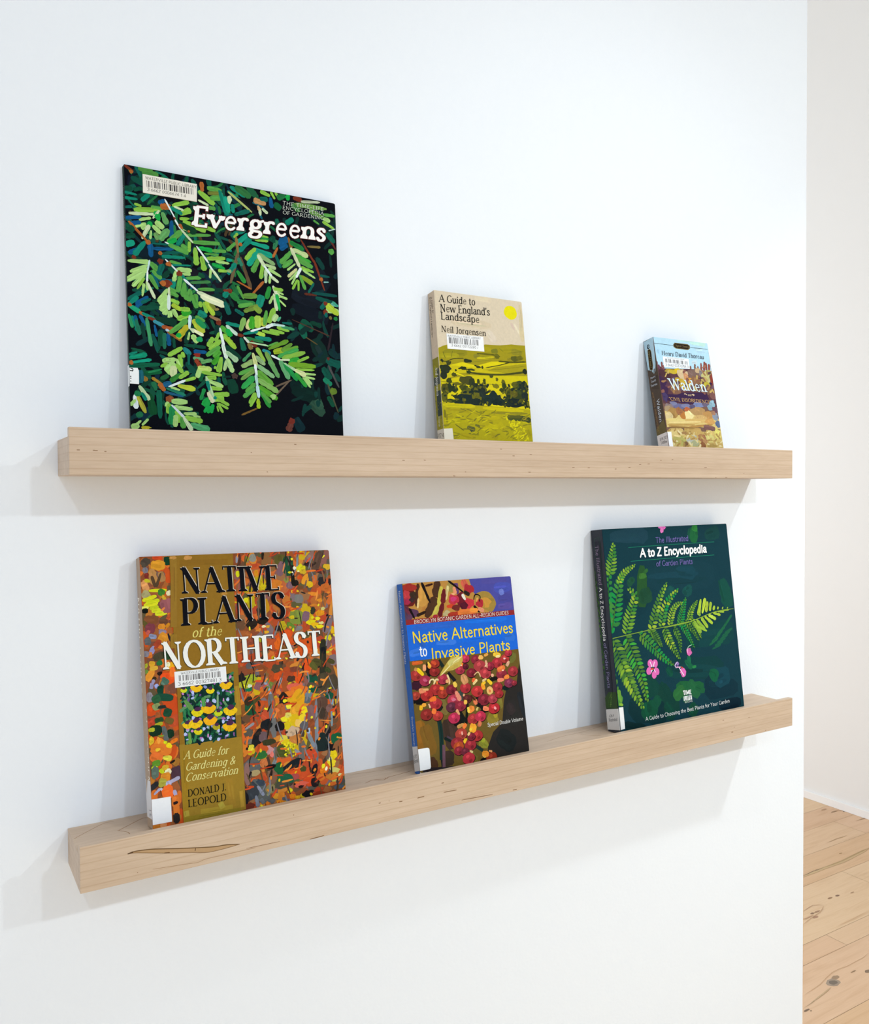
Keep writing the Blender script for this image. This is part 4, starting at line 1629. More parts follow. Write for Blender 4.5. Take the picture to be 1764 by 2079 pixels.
book('book', {
 'o': [0.41051, -0.03777, 1.55271],
 'ex': [0.999962, -0.008707, 0.0],
 'up': [0.001074, 0.12337, 0.99236],
 'n': [-0.00864, -0.992323, 0.123375],
 'w': 0.12848,
 'h': 0.18735,
 't': 0.01477,
 'quad': [[-0.00028, 0.0], [0.12865, -0.0], [0.12837, 0.18764], [-4e-05, 0.18751]],
 'fbase': 'd8c8ae',
 'sbase': 'c9b49c',
 'front': '''S dccbaf 87 n 580 1840 818 1847
S d5c3a6 97 n 206 1520 789 1518
S dccdb8 100 n 723 1451 831 1320
S dacab0 135 n 1100 1590 1208 1415
S d6c49c 70 n 1248 1834 1252 1357
P 9f921d 2 1176 68 1207 137 1229 409 1213 683 1276 791 1278 900 1283 1074 1310 1173 1309 1283 1312 1292 90 -4 87
S 8f861f 106 n 61 1115 404 1153
S a89a1c 58 n 523 1193 762 1223
S a3961c 67 n 882 1223 1193 1259
S 7c7a24 68 n 759 1192 857 1210
S 8c8424 77 n 1065 1217 1226 1210
S a39a1e 58 n 2 1082 285 1104
S 86802a 58 n 493 1111 588 1128
S c4b41c 39 n 538 1094 789 1124
S 8a8020 58 n 993 1110 1245 1150
P dccc16 150 981 324 1029 529 999 748 1066 979 1088 939 1045 657 979 434 973 179 925
P c8b81a 5 975 184 979 434 973 657 979 989 1059 1283 1091 1277 967 854 912 499 923 267 887 11 773
P a4981c 802 999 1276 1080 1275 967 977 936 678 945
P cfc016 403 877 732 889 1279 921 1278 843 842 786 558 788 8 744 6 783
P d8c818 7 735 580 780 841 776 1291 844 1288 496 1 523
S 3c3c18 10 n 9 1029 98 1021 202 1060 351 1078
S 2c3420 48 n 349 1050 464 1049
S 545418 17 n 543 1150 708 1156 792 1155 886 1137
S 66641c 59 n 803 1145 874 1136
S 4c4c18 19 n 857 1079 1052 1082 1278 1103
S 2c3018 10 n 657 984 864 1029 1027 1077
S 45481c 25 n 383 915 544 901 854 912 1101 944 1285 978
S 262c20 67 n 1231 1005 1269 946
S e8d818 14 n 333 862 155 899
S 2f3820 19 n 260 945 341 956 385 940
S 2a3020 43 n 30 1016 54 1037
S 303820 40 n 142 1015 164 1007
S 2a3018 20 n 495 1002 529 994
S 6a6a1c 9 n 62 1135 90 1059
S 6c6c20 7 n 199 1156 169 1075
S 8a8420 8 n 451 1038 750 1086
S 6a681c 6 n 587 1118 803 1145
S 6a681c 6 n 1001 1192 1253 1233
S 70701c 6 n 884 1243 941 1207
S 70701c 6 n 656 1104 872 1110
S 7a741c 8 n -12 772 257 769 557 778
S 7c761c 5 n 619 951 983 997 1273 1049
E 2a3220 77 54 0 79 932
E 262e22 47 54 0 50 853
E 3a4020 26 29 0 124 1004
E 2c341c 47 21 0 329 955
E 3a401c 59 13 0 443 944
E 34381c 16 19 0 610 985
E 383c1c 35 15 0 552 986
E 303818 14 13 0 224 923
E 4a4c1c 35 25 0 197 868
E 3a421c 40 33 0 123 790
E 34401c 35 21 0 406 912
E 4a4c20 28 23 0 731 884
E 5a5a1c 19 23 0 812 849
E 3a401c 21 31 0 536 807
E 3a441c 21 37 0 624 812
E 5c5c1c 30 33 0 906 820
E 5a5a20 70 33 0 1118 1130
E 6a661c 47 29 0 1182 1145
E 4a4a20 111 53 0 374 811
E 6a661c 70 19 0 233 758
E 343a20 47 58 0 441 781
E 2c3424 77 125 0 477 665
E 66641f 47 87 0 498 637
E 26302a 59 106 0 583 681
E 3c441c 59 39 0 320 715
E 34401f 59 35 0 183 697
E 2c3820 47 58 0 116 703
E 4c4c1c 47 77 0 58 680
E 5c5c1c 42 67 0 40 592
E 66641c 54 39 0 326 647
E 5a5c20 35 58 0 385 670
E 1f2c2c 117 67 0 308 577
E 243028 59 29 0 215 543
E 34401f 70 23 0 125 548
E 24342c 70 67 0 669 586
E 1f2e2c 70 77 0 743 620
E 223028 82 67 0 849 596
E 1a2826 70 39 0 786 562
E 2f3a22 59 96 0 951 661
E 36401f 129 106 0 1074 658
E 5c581f 59 48 0 1052 687
E 3c4420 82 58 0 1148 794
E 5a5a1c 47 39 0 1075 800
E 2a3428 59 77 0 1220 768
E 242e2a 47 67 0 1222 656
E 1c2826 141 58 0 1065 566
E 243028 59 29 0 952 541
E 7a741c 47 29 0 792 763
E 34401f 35 42 0 913 770
E 3a421c 35 29 0 872 717
E 2a301c 35 48 0 1238 565
E 1f2c28 106 39 0 513 549
E 222e28 82 39 0 421 554
E c8b81a 47 39 0 890 648
E 6a661c 23 19 0 691 697
E 4a4a1c 9 13 0 746 780
D 2a3420,4a4c1c,6a681c,1f2c28,5c5c20 51 60 29 65 18 35 40 70 29 726 677 806 652 526 23 524
D 2a3420,4a4c1c,6a681c,1f2c28 52 50 29 65 18 35 60 60 879 798 1278 843 1271 515 878 527
P b0a41a -4 518 235 515 580 508 816 504 1288 496 1292 90 -4 87
S cabc18 48 n 10 495 462 497
S c8ba16 42 n 577 483 1179 470
S 7c7420 35 n 27 438 31 342
S a89c1c 58 n 48 420 458 448
S 8c8424 29 n 690 429 1239 442
S 4a5228 64 n 925 379 1270 372
S 3c4428 69 n 1110 396 1280 352
S 5a5c24 39 n 902 388 1147 398
S b8aa18 58 n 448 340 804 374
S b4a818 68 n 59 286 333 335
S 5f6030 59 n 325 238 437 212
S 4a5030 43 n 369 220 401 192
S 6a6a2c 30 n 442 271 510 254
S 6c6a20 15 n 158 270 276 197
S bcae16 78 n 554 216 795 274
S a89a1c 63 n 667 171 756 114
S ac9e1a 69 n 227 157 429 115
S 7a7420 16 n 57 391 48 286
S a89c18 69 n 1219 238 1258 128
S b8aa1a 67 n 799 314 882 177
S 8a8424 19 n 520 362 686 379
D e0d41a,d8cc16,ccc01c 53 60 24 53 12 29 30 90 900 368 1093 345 1256 108 1045 102
D 8a8420,7a7424,c8bc1a,9c9020 54 130 47 118 6 18 10 30 40 458 1278 454 1269 108 10 93
C e4d812 100 89 0 1097 1716''',
 'spine': '''P 88802c 0 0 148 0 148 1072 0 1072
P 4c5048 0 749 148 749 148 937 0 937
P 8a8424 0 843 89 843 89 993 0 993
P 3c4440 44 375 148 375 148 674 44 674
P 9c9030 0 37 148 37 148 337 0 337
D 7c7830,a09430,5a5c40,b0a438 9 40 12 35 7 12 0 90 0 187 148 187 148 1030 0 1030''',
 'text': [
  ('title', 'A Guide to', '181816', 'book', '56 1741', '576 1753', '62 1827', None),
  ('title', "New England's", '181816', 'book', '60 1620', '782 1647', '63 1713', None),
  ('title', 'Landscape', '181816', 'book', '63 1527', '620 1537', '66 1615', None),
  ('author_name', 'Neil Jorgensen', '221d16', 'book', '57 1376', '699 1381', '60 1450', None),
  ('barcode_label', 'WATERVILLE PUBLIC LIBRARY', '2c2a28', 'hand', '140 1321', '617 1331', '140 1345', None),
  ('barcode_label', '3 6662 00172280 /', '2c2a28', 'hand', '183 1209', '571 1211', '184 1237', None),
  ('@call_number_label', '917.4', '2a2622', 'hand', '-16 128', '156 109', '-17 178', None),
  ('@spine_title', 'A Guide to', '4a4036', 'book', '65 1820', '84 1612', '98 1813', None),
  ('@spine_title', "New England's Landscape", '4a4036', 'book', '32 1831', '31 1331', '61 1823', None),
  ('@spine_author', 'Neil Jorgensen', 'd8d4c8', 'book', '53 963', '48 623', '109 952', None),
  ('@spine_author', 'Stone', 'c8c4a0', 'sans', '49 379', '43 252', '94 371', None)],
 'labels': {'barcode_label': '''P efefef 129 1360 654 1367 655 1182 129 1177
B 6a6868 6 44 156 1317 595 1323 594 1251 155 1244''',
  'call_number_label': '''P e4dcca -8 209 116 219 123 89 -8 88
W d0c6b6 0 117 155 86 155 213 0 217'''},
 'edge': 'c4b080',
}, 'cream and yellow book with a yellow sun over hills, middle of the upper ledge', 'painted books on the upper ledge')

book('book', {
 'o': [0.76656, -0.05064, 1.55467],
 'ex': [0.999971, -0.007627, 0.0],
 'up': [0.001464, 0.191953, 0.981403],
 'n': [-0.007485, -0.981374, 0.191959],
 'w': 0.10883,
 'h': 0.16316,
 't': 0.01969,
 'quad': [[-0.00036, 0.0], [0.10866, 0.0], [0.10911, 0.16364], [-0.0001, 0.16352]],
 'fbase': '7a5c50',
 'sbase': '54483f',
 'front': '''P b6dcee -2 1638 1091 1635 1084 1171 986 1209 642 1207 141 1183 -21 1180
S c0e4dc 85 n 706 1625 1050 1620
S bfe6e2 42 n 466 1630 956 1648
S bcdcec 85 n 803 1509 1052 1512
S b0d8f0 97 n 26 1477 87 1378
S c8dce4 65 n 699 1304 815 1331
P 5c3c44 -26 1240 117 1182 742 1218 1082 1189 1118 672 4 669
S 7c5058 36 n -9 1181 1 1281
S 6a4458 29 n 28 1166 27 1235
S 84504c 38 n 82 1179 91 1279
S 7c4c50 30 n 114 1164 116 1233
S 8a5a4c 39 n 655 1208 663 1261
S 7a5444 33 n 742 1218 762 1295
S 90604c 29 n 814 1215 814 1268
S 8c5044 44 n 875 1201 893 1323
S 8c4c44 44 n 929 1205 972 1347
S 8a4c40 44 n 984 1200 1000 1332
S 8f4c44 50 n 1039 1195 1057 1318
S 8f5048 44 n 1067 1152 1075 1216
S a06c58 36 n 908 1248 991 1290
S 7c5a48 31 n 769 1229 735 1245
E 4c3038 142 76 0 87 1085
E 40294a 119 126 0 31 918
E a89040 71 34 0 204 1153
E c8ae38 83 34 0 298 1151
E d8b828 71 34 0 395 1167
E d2ba92 107 76 0 480 1120
E c89068 47 59 0 534 1089
E 7c625a 131 93 0 698 1127
E c4a884 71 37 0 811 1197
E 8a8080 47 51 0 863 1156
E c4bc7c 83 93 0 952 1109
E a8a05c 59 42 0 1024 1185
E b8a060 71 34 0 906 1070
E 8c4034 43 76 0 1072 1090
E 3c2244 71 24 0 1043 1012
E d09640 83 42 0 583 1040
E 8a6448 107 59 0 716 1040
E b8a83c 71 51 0 939 992
E 7a5c4c 59 76 0 961 922
E 805c4a 107 84 0 291 891
E 6a4a44 83 59 0 242 991
E c8a840 71 51 0 432 1004
E bca03c 71 34 0 368 1034
E c4a440 119 51 0 514 939
E 5c3c4c 59 42 0 161 935
E 7c443c 47 101 0 1077 938
P 3a2648 43 808 299 814 424 847 789 868 910 857 953 771 854 712 509 686 162 712 14 721
E 7a5450 71 67 0 1044 847
E 4a3c64 47 67 0 58 766
E 6a6a90 119 42 0 287 641
E 7a7c9c 71 30 0 202 679
E 7c7ea0 95 34 0 443 653
E 7a84ac 107 39 0 701 683
E 8a7878 83 42 0 100 632
E 5a5474 59 30 0 573 650
E 6a6078 71 34 0 850 695
E 90b4c4 59 51 0 996 711
E 80a0b0 59 42 0 940 655
E a89070 83 67 0 89 580
E b66440 59 34 0 457 606
P d6bd78 7 568 237 510 482 555 817 544 1079 493 1093 335 679 355 5 331
E a8824c 95 76 0 174 541
E b8783c 71 59 0 357 524
E a06c48 71 51 0 297 573
E d4be8c 71 59 0 84 495
E ead89c 83 76 0 473 512
E b08c5c 142 67 0 667 581
E b88c54 107 67 0 877 538
E cca86c 131 34 0 709 496
E 6a4a56 59 51 0 1033 624
E 8a94a4 59 59 0 1017 526
E 5c6c8c 52 51 0 1048 412
E dec880 202 34 0 221 433
E d2b06c 214 34 0 577 438
E cc9c5c 107 42 0 893 442
E a07860 47 34 0 985 578
S e0c888 25 n 53 401 696 434
S bc9858 27 n 23 366 566 386
S b0884c 32 n 438 347 933 399
S a8844c 17 n 43 350 438 347
S 7c5854 74 n 740 357 972 348
S 6c4c50 43 n 842 317 914 311
S bc9858 53 n 336 309 672 320
S c8ac6c 53 n 31 290 311 300
S 8c6c40 15 n 40 333 555 338
P c8ae6a -5 281 427 295 787 289 1091 326 1089 62 26 38
E d2bc7c 166 42 0 185 253
E c0a060 190 42 0 542 273
E d8ce70 71 67 0 1010 270
E d0b870 71 42 0 844 274
E b2a860 142 76 0 222 152
E b4b4a8 119 67 0 472 168
E a8a880 95 42 0 507 109
E 9c6c4c 83 59 0 680 191
E a87850 59 25 0 651 225
E 8c5c3c 59 51 0 670 87
E b08458 47 34 0 732 149
E d2c87c 83 51 0 831 213
E b89c5c 119 51 0 876 135
E a88c50 107 25 0 852 83
E 8c6c48 52 45 0 327 96
E c2aa6c 83 34 0 146 66
E c0a45c 71 25 0 411 217
E a07c50 59 25 0 337 258
S ddd08c 32 n 785 281 848 291
S cbbc70 25 n 860 179 1012 191
S d4c478 21 n 791 142 977 147
S ccb870 32 n 288 188 409 209
S 7c5c40 44 n 344 122 345 71
S dcc88c 26 n 120 217 244 204
D 8a5c50,a07850,5c4048,c4a860,6a5060 61 50 42 98 21 49 70 60 112 1155 1056 1187 1103 886 4 839
D d8c890,c0a060,a88850,e0d0a0 62 50 42 98 21 42 10 60 36 316 1068 334 1072 70 52 56
S 34444c 7 f -5 1542 377 1541
S 34444c 7 f 719 1542 1078 1545
P 6f6238 409 1586 673 1587 715 1565 710 1527 667 1499 631 1497 416 1500 375 1520 375 1557
P 251c16 417 1576 669 1576 699 1559 693 1531 663 1513 636 1510 425 1512 393 1528 392 1556
S e0c49c 11 n 443 826 463 836 479 828 501 818
S e0c49c 12 n 598 823 625 836 647 826 620 816''',
 'spine': '''P aecbda 0 1624 198 1631 174 1251 148 1148 118 1124 68 1180 11 1208
P 6c6040 -6 338 173 459 203 264 3 256
P 4a3f38 38 1117 182 1086 166 886 46 925
S 54483f 15 n 12 1160 15 1211
S 54483f 15 n 45 1149 49 1206
S 54483f 15 n 78 1138 83 1201
S 54483f 15 n 105 1129 112 1196
S 54483f 15 n 132 1120 140 1192
C 1c1a1e 29 32 0 84 1530
C aecbda 17 20 0 89 1530
S 1c1a1e 7 n 90 1545 90 1512
P 6c5c38 58 1486 83 1494 110 1484 126 1448 121 1243 104 1189 76 1180 49 1206 43 1253
P 281e18 64 1475 82 1483 104 1475 117 1444 110 1247 96 1200 76 1192 59 1212 54 1257''',
 'text': [
  ('series_name', 'Signet Classics', '8c7c4c', 'book', '408 1531', '679 1530', '418 1559', None),
  ('author_name', 'Henry David Thoreau', '3a3038', 'book', '110 1378', '970 1386', '118 1441', None),
  ('barcode_label', 'WATERVILLE PUBLIC LIBRARY', '4a4a4a', 'hand', '206 1336', '557 1339', '208 1350', None),
  ('barcode_label', '3 6662 00376784 3', '1c1c1c', 'hand', '151 1222', '612 1225', '154 1257', None),
  ('title', 'Walden', 'd4e6ee', 'walden', '199 884', '931 885', '159 1041', None),
  ('subtitle', 'and', 'e0c89c', 'book', '513 806', '584 805', '515 838', None),
  ('subtitle', '"CIVIL DISOBEDIENCE"', 'dcb070', 'romanl', '124 718', '975 715', '122 766', None),
  ('@call_number_label', '818.303', '262220', 'hand', '46 173', '200 179', '47 210', None),
  ('@call_number_label', 'T488w', '262220', 'hand', '50 121', '184 122', '50 158', None),
  ('@spine_series', 'Signet Classics', '8c7c4c', 'book', '74 1467', '67 1219', '108 1461', None),
  ('@spine_author', 'Henry', 'c8ccd4', 'sans', '37 1067', '138 1070', '36 1095', None),
  ('@spine_author', 'David', 'c8ccd4', 'sans', '43 1013', '136 1014', '41 1042', None),
  ('@spine_author', 'Thoreau', 'c8ccd4', 'sans', '20 957', '152 956', '19 987', None),
  ('@spine_title', 'Walden', 'dce4ec', 'sans', '94 755', '89 423', '146 756', None),
  ('@spine_title', 'and "CIVIL DISOBEDIENCE"', 'b0844c', 'sans', '30 878', '32 289', '57 875', None)],
 'labels': {'barcode_label': '''P eef2f6 124 1359 641 1362 637 1213 120 1206
B 5c5a5c 8 42 163 1329 615 1321 612 1271 159 1273''',
  'call_number_label': '''P eeeff2 -8 264 72 268 68 54 -8 52
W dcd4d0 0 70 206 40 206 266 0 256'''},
 'edge': '9ab0b8',
}, 'small thick paperback with pale blue sky and brown autumn woods, right on the upper ledge', 'painted books on the upper ledge')

